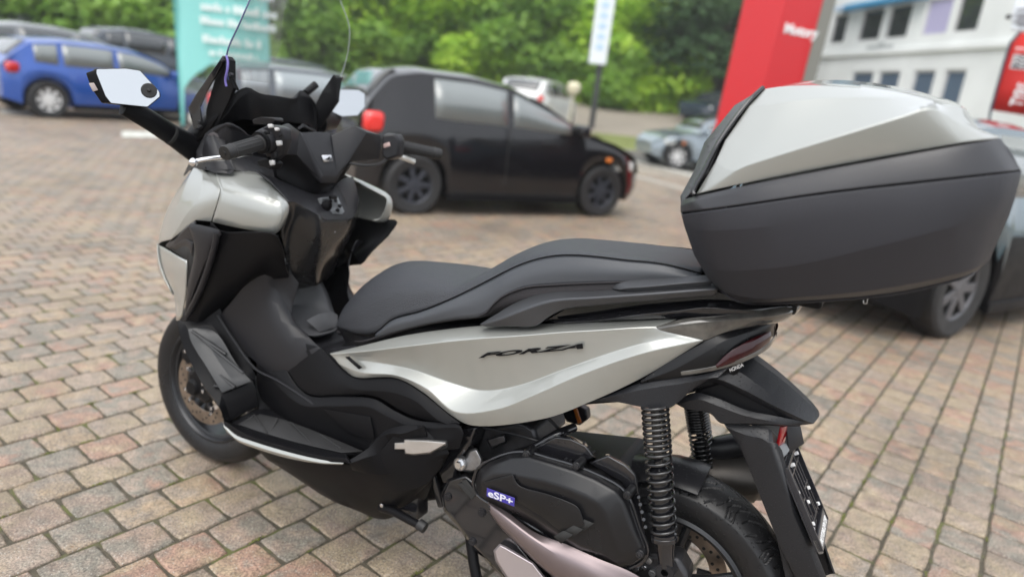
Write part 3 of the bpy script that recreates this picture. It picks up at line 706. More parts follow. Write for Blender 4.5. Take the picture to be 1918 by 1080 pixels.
# ---------------- rear wheel
AXR = S(1256,1080,0.); AXR[1] = 0
GP_ = 1734/15
def _pl(*p, wd=1.7): return [(p[i][0], p[i][1], p[i+1][0], p[i+1][1], wd) for i in range(len(p)-1)]
GROOVES = _pl((2,10),(22,20),(40,34),(46,46))+_pl((20,4),(48,16),(66,30),(70,40),(64,60),(84,62),(90,42),(84,30),(70,20))+_pl((76,56),(80,44),wd=1.3)+_pl((94,24),(104,40),(113,50))+_pl((58,2),(80,8),(98,20))+_pl((8,44),(24,60),wd=1.4)
def tyre(name, c, axis, R, w, rimr, m, parent, seed=0, n=560, k=44, tread=True):
    a, u, v = frame(axis); V = []; prof = []
    for q in range(k+1):
        s = -1+2*q/k                                  # -1..1 across, sidewall to sidewall
        if abs(s) < .62:
            ang = s/.62*rad(52); y = math.sin(ang)/math.sin(rad(52))*w*.47; r = R-(1-math.cos(ang))*w*.55
        else:
            tt = (abs(s)-.62)/.38; e = math.sin(rad(52)); r0 = R-(1-math.cos(rad(52)))*w*.55
            y = math.copysign(w*(.47+.03*math.sin(tt*math.pi)-.09*tt*tt), s); r = r0+(rimr-r0)*tt
        prof.append((r, y, s))
    for i in range(n):
        th = 2*math.pi*i/n
        for r, y, s in prof:
            d = 0
            if tread and abs(s) < .64:
                sg = 1 if s > 0 else -1; x = abs(s)/.62*w*470; t = ((th*R*1000 + (GP_/2 if sg < 0 else 0)) % GP_)
                for (x0, y0, x1, y1, wd) in GROOVES:
                    if t > max(x0, x1)+3 or t < min(x0, x1)-3: continue
                    dx, dy = x1-x0, y1-y0; q_ = max(0., min(1., ((t-x0)*dx+(x-y0)*dy)/(dx*dx+dy*dy))); e_ = math.hypot(t-x0-q_*dx, x-y0-q_*dy)
                    if e_ < wd: d = .0042; break
            rr = r-d; V.append(A3(c)+a*y+rr*(math.cos(th)*u+math.sin(th)*v))
    F = []
    for i in range(n):
        for q in range(k):
            F.append((i*(k+1)+q, i*(k+1)+q+1, ((i+1) % n)*(k+1)+q+1, ((i+1) % n)*(k+1)+q))
    me = mesh(V, F); fixnormals(me); return obj(name, me, m, parent, 28)
def wheel(name, c, R, w, rimr, parent, nsp=5, disc_y=None, disc_r=.12, ax=(0, 1, 0), front=False):
    ty = tyre(name, c, ax, R, w, rimr, TYREM, parent, n=1300 if not front else 360, k=88 if not front else 40, tread=not front)
    a, u, v = frame(ax); c = A3(c)
    lathe('rim', [(rimr-.022,-w*.30),(rimr-.004,-w*.36),(rimr+.002,-w*.40),(rimr-.006,-w*.43),(rimr-.010,-w*.38),(rimr-.016,-w*.30),(rimr-.016,w*.30),(rimr-.010,w*.38),(rimr-.006,w*.43),(rimr+.002,w*.40),(rimr-.004,w*.36),(rimr-.022,w*.30),(rimr-.026,0),(rimr-.022,-w*.30)], c, ax, RIMM, ty, 96, ang=40)
    lathe('hub', [(.0,.05),(.03,.05),(.042,.035),(.042,-.035),(.03,-.05),(0,-.05)], c, ax, RIMM, ty, 32)
    for s in range(nsp):
        for dv in (-.13, .13):
            th = 2*math.pi*s/nsp+.3; p0 = c+.035*(math.cos(th)*u+math.sin(th)*v); p1 = c+(rimr-.02)*(math.cos(th+dv)*u+math.sin(th+dv)*v)
            tube('spoke', [p0, (p0+p1)/2+a*.006, p1], [.013, .0095, .010], RIMM, ty, 8, sm=3)
    if disc_y is not None:
        V, F = [], []; nn = 120; ro, ri = disc_r, disc_r*.66
        db = lathe('brake_disc', [(ri,-.002),(ro,-.002),(ro,.002),(ri,.002),(ri,-.002)], c+a*disc_y, ax, STEEL, ty, 96, ang=30)
        hm = MB()
        for s in range(42):
            th = 2*math.pi*s/42; r_ = ri+(ro-ri)*(.25+.5*((s*2) % 3)/2); p = c+a*disc_y+r_*(math.cos(th)*u+math.sin(th)*v)
            hm.add(lathe_vf([(0,.0026),(.0042,.0026),(.0042,-.0026),(0,-.0026)], p, ax, 8))
        hm.build('disc_hole', mat('hole_dark', (.02,.02,.02), .9), db)['kind'] = 'stuff'
        for s in range(nsp):
            th = 2*math.pi*s/nsp+.1; p0 = c+a*disc_y+.05*(math.cos(th)*u+math.sin(th)*v); p1 = c+a*disc_y+(ri+.004)*(math.cos(th)*u+math.sin(th)*v); tube('disc_carrier', [p0, p1], .009, ALUD, ty, 8)
            bolt(ty, p1+a*math.copysign(.004, disc_y), a*math.copysign(1, disc_y), .006, CHROME, 'disc_bolt')
    return ty
wheel('rear_wheel', AXR, .276, .142, .186, SCOOT, disc_y=-.055, disc_r=.12)
# hugger over the rear tyre
def arcpt(r, deg, y): return AXR+A3([r*math.cos(rad(deg)), y, r*math.sin(rad(deg))])
R = [[arcpt(.300+.004*math.cos(t*3)-(abs(y)/.075)**2*.030, d, y) for t, d in enumerate(range(34, 104, 5))] for y in (-.078,-.06,-.03,0,.03,.06,.078)]
V, F = gridmesh(R); me = mesh(V, F); fixnormals(me, (AXR[0], 0, 2)); o = obj('hugger', me, mat('hugger_black', (.012, .012, .014), .3, spec=.3, wet=150), SCOOT, 50); mods(o, .004, .001)
# ---------------- twin rear shocks
def shock(y, top, bot):
    ax = top-bot; Ls = np.linalg.norm(ax); ax = ax/Ls
    body = lathe('shock_absorber', [(0,0),(.017,0),(.018,.03),(.021,.05),(.023,.062),(.027,.064),(.027,.074),(.020,.078),(.020,Ls*.60),(.014,Ls*.61),(.010,Ls*.53),(.010,Ls*.98),(0,Ls)], bot, ax, GLOSSB, SCOOT, 28)
    a, u, v = frame(ax); pts = []; turns = 19; h0 = .072; h1 = Ls-.004; N = turns*20
    for i in range(N+1):
        f = i/N; 
        h = h0+(h1-h0)*(f*1.25 if f < .5 else .625+(f-.5)*.75)   # closer wound at the top
        th = 2*math.pi*turns*f; pts.append(bot+ax*h+.0262*(math.cos(th)*u+math.sin(th)*v))
    V, F = tube_mesh(pts, .0036, 8); me = mesh(V, F); s = obj('spring', me, mat('spring_black', (.013,.013,.014), .22, coat=.5), body, 60)
    lathe('adjuster_ring', [(.02,.058),(.029,.058),(.029,.068),(.02,.068)], bot, ax, GLOSSB, body, 24, bevel=.001)
    lathe('lower_eye', [(.008,-.016),(.019,-.016),(.019,.016),(.008,.016)], bot-ax*.008, (0, 1, 0), BLACK2, body, 24)
    return body
shock(.15, S(1226,752,.152), S(1248,1058,.158)); shock(-.15, S(1302,752,-.145), S(1330,935,-.150) )
# ---------------- silencer (far side)
eh = [S(1210,905,-.12), S(1290,905,-.14), S(1330,890,-.17), S(1380,888,-.19), S(1420,892,-.20), S(1438,900,-.205)]
sil = tube('silencer', eh, [.035,.05,.066,.066,.064,.052], EXH, SCOOT, 28, sm=5)
tube('heat_shield', [S(1320,842,-.15), S(1350,838,-.16), S(1385,832,-.17), S(1420,836,-.175)], [.02,.03,.03,.02], BLACK2, sil, 10, sm=3)

# ---------------- engine side: casing, bronze cover, airbox
def faceted(name, top, rings, m, parent=SCOOT, bevel=.004, ang=28, mirr=False):
    """outline rings from the outer edge inwards, each point (px,py,Y)"""
    R = [[P3(p) for p in r] for r in rings]; n = len(R[0]); V = [p for r in R for p in r]; F = []
    for j in range(len(R)-1):
        for i in range(n): F.append((j*n+i, j*n+(i+1) % n, (j+1)*n+(i+1) % n, (j+1)*n+i))
    F.append(tuple((len(R)-1)*n+i for i in range(n)))
    me = mesh(V, F); fixnormals(me); o = obj(name, me, m, parent, ang); mods(o, 0, bevel, 4, ang=12); return o
# crank case (black) behind everything
slab('engine_case', [(840,885,.10),(870,880,.11),(905,905,.12),(960,900,.13),(1000,860,.12),(1150,880,.12),(1230,1000,.12),(1250,1100,.12),(1150,1180,.12),(1000,1140,.12),(930,1068,.12),(885,1010,.12),(850,970,.11),(826,940,.11),(822,910,.10)], -.10, mat('engine_black', (.012, .012, .013), .55, spec=.25, bump=.3), SCOOT, bevel=.012)
def plate_ring(outer, y_out, y_in, inset=6):
    """outline moved inwards in the photo plane by a few pixels and outwards in Y, for a chamfered cover"""
    P = np.array([(p[0], p[1]) for p in outer], float); n = len(P); Q = []
    for i in range(n):
        e1 = P[i]-P[i-1]; e2 = P[(i+1) % n]-P[i]; e1 /= max(np.linalg.norm(e1), 1e-6); e2 /= max(np.linalg.norm(e2), 1e-6)
        nrm = A3([-(e1[1]+e2[1]), e1[0]+e2[0]]); nrm /= max(np.linalg.norm(nrm), .3); Q.append(P[i]+nrm*inset)
    area = sum(P[i][0]*P[(i+1) % n][1]-P[(i+1) % n][0]*P[i][1] for i in range(n))
    if area < 0: Q = [2*P[i]-Q[i] for i in range(n)]
    return [(q[0], q[1], y_in) for q in Q], [(p[0], p[1], y_out) for p in P]
def cover(name, outl, ybase, ytop, inset, m, parent=SCOOT, bevel=.004, ymid=None):
    b = [(p[0], p[1], ybase) for p in outl]
    q1, p1 = plate_ring(outl, ytop, ytop, inset)
    rings = [b, [(p[0], p[1], ymid if ymid is not None else ybase+(ytop-ybase)*.55) for p in outl], q1]
    return faceted(name, None, rings, m, parent, bevel)
# black transmission side
cover('transmission_case', [(826,925,0),(838,895,0),(872,885,0),(905,910,0),(930,960,0),(1000,1050,0),(1060,1110,0),(1100,1180,0),(1000,1140,0),(930,1070,0),(885,1025,0),(858,988,0),(830,955,0)], .12, .165, 5, GLOSSB, bevel=.005)
for px, py in ((902,960),(884,1014),(838,930)):
    lathe('case_screw', [(0,.003),(.006,.003),(.007,.001),(.010,.001),(.0105,-.004)], S(px, py, .168), (0,1,0), BLACK2, SCOOT, 16)
# slotted vent at the front of the case
for k in range(2):
    poly('case_vent', [(858+6*k,905-6*k,.167),(866+8*k,903-6*k,.167),(890+4*k,928-4*k,.167),(884+4*k,934-6*k,.167)], None, mat('hole_dark', (.02,.02,.02), .9), SCOOT, thick=.003, bevel=.0008, off=1)
# bronze pink cover
grid('transmission_cover', [
 [(914,938,.170),(950,958,.176),(1000,995,.182),(1060,1018,.184),(1120,1045,.182),(1190,1075,.176),(1260,1130,.16)],
 [(918,945,.182),(950,972,.192),(1000,1010,.200),(1055,1045,.202),(1110,1075,.200),(1160,1110,.192),(1200,1160,.17)],
 [(918,958,.184),(942,985,.192),(980,1022,.198),(1020,1060,.200),(1055,1090,.196),(1090,1120,.19),(1130,1160,.17)],
 [(915,955,.168),(935,984,.170),(970,1020,.172),(1005,1054,.172),(1040,1084,.17),(1080,1120,.165),(1120,1170,.15)]], BRONZE, SCOOT, nu=5, nv=4, thick=.003, ang=60)
cover('case_insert', [(924,1030,0),(936,1017,0),(948,1022,0),(1000,1052,0),(1022,1080,0),(1060,1140,0),(1010,1130,0),(950,1085,0),(928,1050,0)], .165, .186, 4, PINKS, bevel=.002)
# airbox
airo = [(896,880,0),(915,866,0),(955,850,0),(990,848,0),(1030,859,0),(1075,872,0),(1120,890,0),(1160,912,0),(1178,935,0),(1195,985,0),(1210,1025,0),(1204,1045,0),(1185,1058,0),(1158,1064,0),(1135,1050,0),(1085,1035,0),(1030,1005,0),(1000,985,0),(930,948,0),(896,925,0),(890,905,0)]
airbase = cover('airbox_back', airo, .10, .172, 1, GLOSSB, bevel=.003)
rings = [airo and [(p[0], p[1], .168) for p in airo],
 [(900,884,.186),(917,871,.188),(955,856,.190),(990,855,.191),(1028,866,.192),(1073,880,.192),(1116,898,.192),(1153,919,.191),(1168,940,.189),(1184,988,.186),(1199,1024,.182),(1195,1038,.180),(1180,1050,.180),(1156,1055,.180),(1134,1042,.182),(1086,1028,.184),(1032,998,.186),(1003,978,.188),(934,940,.188),(901,919,.186),(896,904,.186)],
 [(902,898,.202),(925,887,.206),(955,888,.210),(960,890,.210),(1018,901,.212),(1060,914,.214),(1095,928,.214),(1118,940,.212),(1132,962,.210),(1145,995,.205),(1160,1030,.196),(1162,1036,.194),(1158,1046,.190),(1148,1049,.190),(1132,1038,.194),(1088,1022,.202),(1036,992,.206),(1006,972,.208),(940,932,.206),(906,914,.203),(900,905,.202)]]
air = faceted('airbox_cover', None, rings, AIRBOX, bevel=.007)
# raised panel edge line and three vents
grid('airbox_panel', [
 [(960,888,.2155),(966,902,.2155),(975,911,.2155),(1020,924,.2175),(1060,938,.219),(1082,950,.219),(1090,968,.2175),(1094,982,.216)],
 [(905,903,.2065),(930,920,.2095),(960,935,.211),(990,952,.211),(1020,970,.211),(1038,985,.210),(1045,990,.210),(1060,998,.208)]], AIRBOX, SCOOT, nu=3, thick=.0025, bevel=.001, off=-1)
for k, (px, py) in enumerate(((1037,1004),(1056,994),(1076,983))):
    poly('airbox_vent', [(px,py,.2115),(px+18,py-11,.2135),(px+36,py-4,.2125),(px+32,py,.2115),(px+14,py+13,.2085)], None, mat('hole_dark', (.02,.02,.02), .9), SCOOT, thick=.0006, bevel=0, off=1)
for px, py in ((988,849),(1081,871),(1176,925),(1200,1035)):
    c0 = S(px, py, .178); lathe('screw_boss', [(0,.006),(.0085,.006),(.010,.003),(.010,-.03)], c0, (0,1,0), AIRBOX, SCOOT, 20, bevel=.001); bolt(SCOOT, c0+A3([0,.006,0]), (0,1,0), .0072, ALUD, 'screw')
# groove and flange round the airbox
fl = catmull([S(p[0], p[1], .165) for p in airo]+[S(airo[0][0], airo[0][1], .165)], 3); fc = fl.mean(0)
tube('airbox_flange', [q+(q-fc)*.022 for q in fl], .0045, GLOSSB, SCOOT, 8)
# sticker
b0, b1, b2 = S(912,912,.2075), S(964,931,.213), S(914,927,.206)
bx = (b1-b0); bl = np.linalg.norm(bx); bn = np.cross(bx, b2-b0); bn = bn/np.linalg.norm(bn); bn = bn if bn[1] > 0 else -bn
Mb = basis(b2+bn*.006, bx, (0,0,1))
st = MB(); st.box((bl*.5,.0115,0),(bl,.021,.0012)); so = st.build('sticker', BLUEP, SCOOT, bevel=.0008); so.matrix_local = Mb
ts = text('lettering', 'eSP+', .023, Matrix.Translation((.004,.004,.0016)), mat('sticker_white',(.62,.62,.70),.4), so, extrude=.0003, bold=.0005, sx=1); kx = (bl-.008)/max(v.co.x for v in ts.data.vertices); ts.data.transform(Matrix.Diagonal((kx,1,1,1)))
# top of the engine behind the airbox
cover('airbox_rear_lid', [(985,845,0),(1040,812,0),(1070,816,0),(1100,830,0),(1118,856,0),(1092,872,0),(1050,866,0)], .02, .14, 5, GLOSSW, bevel=.004)
cover('filter_housing', [(1098,866,0),(1138,846,0),(1175,866,0),(1195,885,0),(1205,930,0),(1212,1010,0),(1195,1010,0),(1180,935,0),(1160,905,0)], .02, .145, 5, GLOSSB, bevel=.005)
for k in range(5): tube('housing_rib', [S(1196+k*3.2, 930+k*14, .15), S(1206+k*2.4, 928+k*14, .10)], .004, GLOSSB, SCOOT, 6)
for k in range(3): tube('lid_rib', [S(1058+9*k,860+3*k,.143), S(1096+9*k,826+9*k,.10)], .0025, BLACK2, SCOOT, 6)
tube('breather_pipe', [S(998,840,.12), S(1020,826,.11), S(1045,812,.10), S(1075,800,.05)], .011, GLOSSB, SCOOT, 12, sm=4)
tube('hose', [S(1010,760,.10), S(1025,780,.10), S(1040,795,.09), S(1048,806,.08), S(1042,812,.07)], .0045, BLACK2, SCOOT, 8, sm=5)
tube('cable', [S(905,800,.12), S(960,812,.11), S(1010,826,.10), S(1060,845,.05)], .003, BLACK2, SCOOT, 6, sm=5)
tube('cable', [S(930,790,.11), S(985,800,.09), S(1015,840,.07)], .003, ALUD, SCOOT, 6, sm=5)
slab('cylinder_head', [(905,800,.09),(960,790,.09),(1000,800,.09),(1010,835,.09),(960,850,.09),(900,870,.09),(890,840,.09)], -.08, ALUD, SCOOT, bevel=.01)
cover('throttle_body', [(910,822,0),(945,812,0),(950,828,0),(920,840,0)], .09, .125, 3, ALUD, bevel=.003)
# bracket with bolt by the swing-arm pivot
cover('pivot_bracket', [(878,842,0),(893,838,0),(905,860,0),(903,878,0),(885,885,0),(858,880,0),(866,866,0)], .10, .155, 3, ALU, bevel=.004)
lathe('pivot_bolt', [(0,.012),(.009,.012),(.0095,.008),(.0095,.002),(.014,.002),(.014,-.006)], S(862,868,.165), (0,1,0), CHROME, SCOOT, 6)
lathe('pivot_collar', [(.0,.004),(.017,.004),(.018,-.01)], S(862,868,.160), (0,1,0), ALU, SCOOT, 24, bevel=.001)
slab('frame_bracket', [(850,805,.15),(892,800,.15),(880,835,.15),(855,870,.15),(850,905,.15),(828,905,.15),(815,870,.15),(830,840,.15)], .06, GLOSSB, SCOOT, bevel=.006)
tube('frame_tube', [S(800,850,.12), S(815,900,.12), S(828,945,.11)], .012, GLOSSB, SCOOT, 12)
slab('turn_signal', [(1050,768,-.17),(1078,756,-.17),(1098,768,-.17),(1100,786,-.17),(1085,797,-.17),(1060,790,-.17)], -.20, BLACK2, SCOOT, bevel=.004)
poly('orange_lens', [(1074,765,-.165),(1081,763,-.165),(1090,790,-.165),(1083,793,-.165)], None, mat('orange_lens',(.7,.2,.03),.2,coat=1), SCOOT, thick=.003, off=1)
# swing arm end and axle nut
lathe('axle_nut', [(0,.02),(.011,.02),(.012,.016),(.012,.0),(.024,0),(.026,-.01)], AXR+A3([0,.135,0]), (0,1,0), ALU, SCOOT, 24)
slab('drive_case_end', [(1150,1050,.13),(1215,1035,.13),(1270,1045,.13),(1290,1080,.13),(1280,1120,.13),(1180,1140,.13)], .07, ALUD, SCOOT, bevel=.01)
for px, py in ((1190,1062),(1215,1048),(1222,1072)): bolt(SCOOT, S(px, py, .135), (0,1,0), .008, ALU)
for k in range(6): bolt(SCOOT, S(1168+8*k, 1068-2*k+rng.uniform(-4,4), .13), (0,1,0), .005, CHROME, 'small_bolt')
# centre stand legs
for sg in (1, -1):
    tube('stand_leg', [A3([.48, .10*sg, .25]), A3([.42, .14*sg, .12]), S(900,1078,.15)*A3([1, sg, 1])+A3([0,0,-.04])], .014, BLACK, SCOOT, 12, sm=3)
    lathe('stand_foot', [(0,.02),(.022,.02),(.022,-.02),(0,-.02)], S(900,1078,.15)*A3([1, sg, 1])+A3([0,0,-.05]), (0,1,0), BLACK, SCOOT, 14)

# ---------------- belly, footboards and front
BLK = BLACK
# belly pan under the footboard
grid('belly_panel', [
 [(470,830,.20),(560,858,.215),(640,870,.225),(700,855,.225),(755,800,.215),(790,795,.20)],
 [(500,860,.19),(580,885,.205),(660,895,.21),(735,880,.22),(800,860,.21),(842,848,.195)],
 [(540,885,.16),(600,915,.175),(680,922,.185),(750,920,.20),(800,905,.195),(830,870,.185)],
 [(600,925,.13),(640,945,.14),(690,955,.15),(735,950,.16),(780,925,.165),(815,890,.165)],
 [(640,940,.10),(670,955,.10),(710,972,.10),(745,965,.12),(780,950,.12),(800,930,.12)]], BLK, SCOOT, nu=4, thick=.004, mirr=True)
core_loft('belly_pan', [(1.22,[(.12,.26),(.14,.34)]),(1.05,[(.14,.20),(.17,.30),(.12,.42)]) if 0 else (1.05,[(.14,.20),(.15,.38)]),(.85,[(.12,.17),(.17,.36)]),(.62,[(.09,.19),(.16,.40)]),(.50,[(.08,.24),(.14,.44)])], BLK, bevel=.012)
# side stand folded up behind the belly
tube('side_stand', [S(715,948,.16), S(740,958,.17), S(765,972,.18), S(787,984,.185)], [.014,.012,.011,.010], BLK, SCOOT, 12, sm=3)
lathe('stand_rubber', [(0,.012),(.014,.012),(.015,-.01),(0,-.012)], S(790,984,.185), (-.8,0,-.2), RUBBER, SCOOT, 14, bevel=.002)
slab('stand_bracket', [(735,948,.15),(782,912,.15),(782,975,.15),(755,968,.15)], .10, GLOSSB, SCOOT, bevel=.004)
lathe('stand_spring_hook', [(0,.006),(.005,.004),(.006,0),(.005,-.004),(0,-.006)], S(716,945,.185), (0,1,0), CHROME, SCOOT, 14)
# footboard: tray with a rubber mat, raised outer edge and silver strip below
grid('footboard', [
 [(485,762,.165),(530,775,.160),(580,798,.160),(630,820,.165),(690,848,.175)],
 [(430,790,.235),(470,805,.240),(530,825,.245),(600,843,.250),(648,850,.250)],
 [(419,787,.262),(460,812,.270),(530,835,.275),(600,853,.275),(650,858,.270)],
 [(420,797,.266),(458,822,.274),(530,846,.278),(600,863,.278),(655,866,.270)]], BLK, SCOOT, nu=5, thick=.006, bevel=.004, mirr=True)
grid('footboard_strip', [
 [(418,793,.264),(440,813,.271),(470,825,.276),(540,846,.280),(600,860,.278),(643,866,.270)],
 [(419,799,.268),(440,820,.276),(475,834,.281),(540,853,.284),(600,866,.281),(643,868,.271)],
 [(424,808,.262),(445,826,.270),(480,840,.275),(540,858,.278),(600,868,.276),(640,870,.269)]], PAINT, SCOOT, nu=5, thick=.003, bevel=.001, mirr=True)
grid('rubber_mat', [
 [(487,776,.185),(530,786,.182),(590,808,.184),(680,846,.200)],
 [(446,795,.236),(500,813,.238),(560,830,.24),(640,848,.245)]], RUBBER, SCOOT, nu=3, thick=.003, off=1, bevel=.001, mirr=True)
for a, b in (((476,778,.20),(500,812,.238)),((520,785,.19),(505,815,.236)),((545,792,.19),(590,838,.236)),((450,796,.232),(475,780,.195)),((600,815,.19),(640,842,.226))):
    A_, B_ = S(*a), S(*b); tube('mat_ridge', [A_+A3([0,0,.0035]), B_+A3([0,0,.0035])], .0022, RUBBER, SCOOT, 6)
# passenger peg, folded against the body
slab('peg_recess', [(727,826,.206),(760,822,.206),(835,826,.204),(838,838,.20),(800,856,.20),(740,860,.202),(728,850,.204)], .16, mat('hole_dark', (.02,.02,.02), .9), SCOOT, bevel=.004)
cover('passenger_peg', [(738,828,0),(756,827,0),(757,822,0),(800,823,0),(836,827,0),(836,832,0),(806,849,0),(775,852,0),(758,850,0),(757,842,0),(738,842,0)], .200, .226, 2.5, CHROME if 0 else mat('peg_alloy',(.62,.60,.58),.35,metal=.8,noise=.12,nscale=20), bevel=.002)
grid('peg_surround', [
 [(690,835,.205),(722,806,.21),(757,796,.215),(796,797,.208)],
 [(700,842,.215),(728,812,.222),(752,812,.226),(794,798,.214)],
 [(706,852,.21),(732,824,.215),(756,821,.216),(800,818,.205)]], BLK, SCOOT, nu=3, thick=.004, mirr=True)
grid('heel_guard', [
 [(645,866,.27),(690,838,.235),(722,812,.222),(735,822,.21)],
 [(655,868,.268),(700,852,.235),(726,850,.21),(745,862,.205)],
 [(660,880,.245),(710,890,.225),(760,880,.212),(832,858,.198)]], BLK, SCOOT, nu=3, thick=.004, mirr=True)
# footboard ramp at the front with its mat
grid('footboard_ramp', [
 [(405,566,.19),(430,610,.178),(470,680,.170),(482,742,.166),(486,764,.166)],
 [(375,600,.215),(400,612,.20),(445,690,.19),(474,715,.186),(484,760,.175)],
 [(345,602,.245),(352,618,.25),(395,720,.25),(415,740,.25),(432,786,.24)],
 [(332,600,.255),(340,640,.262),(380,720,.266),(410,760,.268),(419,786,.266)],
 [(334,606,.245),(345,648,.252),(385,730,.256),(414,770,.258),(422,800,.258)]], BLK, SCOOT, nu=4, thick=.005, bevel=.004, mirr=True)
grid('ramp_mat', [
 [(386,612,.216),(410,626,.214),(442,678,.211),(472,714,.206)],
 [(368,614,.236),(386,636,.232),(414,682,.230),(446,724,.226)],
 [(352,616,.252),(358,640,.258),(388,690,.259),(416,736,.256)]], mat('mat_rubber', (.020,.021,.023), .42, bump=.3, rvar=.08), SCOOT, nu=4, thick=.004, off=1, bevel=.002, mirr=True)
for a, b in (((362,622,.238),(425,665,.212)),((372,630,.232),(458,700,.210)),((400,704,.236),(414,704,.230)),((414,704,.230),(442,726,.222)),((404,724,.236),(440,728,.222))):
    A_, B_ = S(*a), S(*b); A_ += A3([-.012,.014,.010]); B_ += A3([-.012,.014,.010]); tube('mat_ridge', [A_, B_], .004, MATS['mat_rubber'], SCOOT, 6)

# leg shield, left and right: inner black face
grid('leg_shield', [
 [(395,416,.278),(412,432,.272),(470,435,.262),(515,440,.250),(530,470,.215)],
 [(388,440,.276),(415,450,.268),(470,470,.24),(512,478,.215),(535,500,.175)],
 [(372,520,.262),(400,530,.250),(450,530,.21),(500,510,.175),(540,520,.15)],
 [(350,590,.24),(370,600,.225),(400,590,.19),(430,570,.165),(500,520,.15)],
 [(345,612,.24),(360,618,.23),(395,612,.20),(425,610,.175),(470,580,.15)]], BLK, SCOOT, nu=4, nv=3, thick=.004, mirr=True, ang=50)
# tunnel upper side, grey
grid('tunnel_shoulder', [
 [(511,476,.182),(530,470,.15),(545,510,.12),(560,530,.105)],
 [(470,520,.186),(500,530,.165),(520,545,.140),(548,590,.118)],
 [(425,575,.19),(470,600,.172),(530,630,.165),(580,632,.14)],
 [(413,590,.186),(450,650,.175),(520,700,.168),(600,652,.152)]], BLACK2, SCOOT, nu=4, nv=3, thick=.004, mirr=True, ang=50)
# fuel lid with grip recess
grid('fuel_lid', [
 [(530,520,.085),(540,512,.04),(560,505,.0),(592,514,-.05),(600,520,-.08)],
 [(512,548,.10),(530,545,.06),(560,540,.0),(605,545,-.05),(615,550,-.08)],
 [(505,568,.105),(530,572,.06),(570,570,.0),(615,575,-.05),(625,580,-.08)],
 [(540,600,.11),(560,605,.08),(590,602,.02),(622,598,-.03),(632,600,-.06)],
 [(580,627,.115),(590,628,.09),(610,624,.05),(628,618,.01),(634,610,-.03)]], mat('lid_plastic', (.05,.051,.055), .44, bump=.25, bscale=900, rvar=.06), SCOOT, nu=3, nv=3, thick=.005, ang=50)
grid('lid_rim', [[(530,517,.09),(540,509,.045),(562,502,.0),(594,511,-.052),(604,518,-.084)],[(528,521,.092),(540,514,.045),(562,507,.0),(592,516,-.052),(600,522,-.082)]], BLACK2, SCOOT, nu=4, thick=.006, off=1, bevel=.001)
tube('lid_bead', [S(521,524,.098), S(504,550,.110), S(500,572,.115), S(540,602,.122), S(578,630,.126)], .0045, BLACK2, SCOOT, 8, sm=4)
poly('lid_grip', [(540,538,.055),(554,530,.02),(578,527,-.02),(588,533,-.035),(578,538,-.01),(552,542,.03)], None, mat('hole_dark', (.02,.02,.02), .9), SCOOT, thick=.002, off=1, bevel=.001)
poly('battery_lid', [(573,600,.082),(595,588,.04),(622,584,-.01),(632,590,-.03),(632,612,.0),(598,622,.06)], None, MATS['lid_plastic'], SCOOT, thick=.003, off=1, bevel=.0015)
# inner shield under the handlebar with the key console
crow = [(541,378,.195),(553,379,.165),(572,389,.13),(600,405,.09),(609,411,.07),(630,411,.02),(651,411,-.03),(664,403,-.07),(673,372,-.13)]
grid('key_console', [
 [(480,319,.195),(520,335,.13),(545,345,.095),(571,357,.055),(590,363,.025),(614,359,-.01),(627,347,-.035),(645,334,-.09),(662,330,-.15)],
 [(506,338,.196),(532,352,.155),(560,367,.11),(583,375,.078),(600,381,.052),(620,379,.012),(638,376,-.03),(652,370,-.07),(668,350,-.14)],
 crow], BLACK2, SCOOT, nu=4, thick=.005, bevel=.002, ang=50)
grid('inner_shield', [
 crow,
 [(539,400,.19),(550,408,.155),(575,425,.12),(598,435,.09),(609,438,.065),(630,437,.015),(648,434,-.03),(662,422,-.08),(672,400,-.13)],
 [(527,430,.19),(540,445,.15),(560,465,.12),(590,475,.08),(605,477,.05),(620,475,.01),(632,468,-.03),(650,450,-.08),(665,425,-.13)],
 [(532,465,.155),(545,500,.12),(560,510,.10),(588,515,.06),(600,512,.03),(608,508,-.005),(615,505,-.03),(630,490,-.08),(645,470,-.12)],
 [(545,505,.12),(552,520,.10),(562,530,.08),(590,535,.04),(600,530,.01),(608,525,-.02),(612,522,-.04),(618,518,-.07),(625,510,-.1)]], mat('inner_shield_black', (.010,.0095,.010), .26, coat=.3, rvar=.06), SCOOT, nu=4, nv=3, thick=.004, ang=50)
core_loft('front_core', [(1.20,[(.10,.74),(.14,.82),(.14,.95),(.10,.97)]),(1.27,[(.14,.50),(.20,.80),(.20,1.0),(.14,1.03)]),(1.42,[(.14,.55),(.20,.75),(.19,.98),(.10,1.03)]),(1.52,[(.10,.58),(.12,.72),(.10,.90),(.06,.92)])], BLK, bevel=.02)
poly('console_recess', [(628,352,-.036),(632,348,-.045),(646,372,-.05),(652,400,-.05),(645,402,-.03),(634,376,-.03)], None, mat('hole_dark', (.02,.02,.02), .9), SCOOT, thick=.003, off=1, bevel=.001)
poly('key_panel', [(594,372,.062),(602,370,.055),(632,368,.0),(645,396,-.01),(640,401,.0),(614,400,.036),(600,388,.05)], None, mat('panel_grey',(.16,.17,.18),.35,metal=.4), SCOOT, thick=.002, off=1, bevel=.001)
kn = S(612,384,.038); lathe('key_knob', [(0,.022),(.005,.022),(.006,.016),(.014,.006),(.016,0),(.016,-.01)], kn, (-.75,.1,.65), BLK, SCOOT, 24, bevel=.001)
tube('knob_grip', [kn+A3([-.02,.012,.02])+A3([-.002,0,.004]), kn+A3([-.02,-.012,.02])+A3([-.002,0,.004])], .005, BLK, SCOOT, 8)
for px, py in ((628,376),(636,386),(632,394)):
    lathe('console_button', [(0,.004),(.005,.004),(.006,0)], S(px, py, .01), (-.75,.1,.65), BLK, SCOOT, 12)
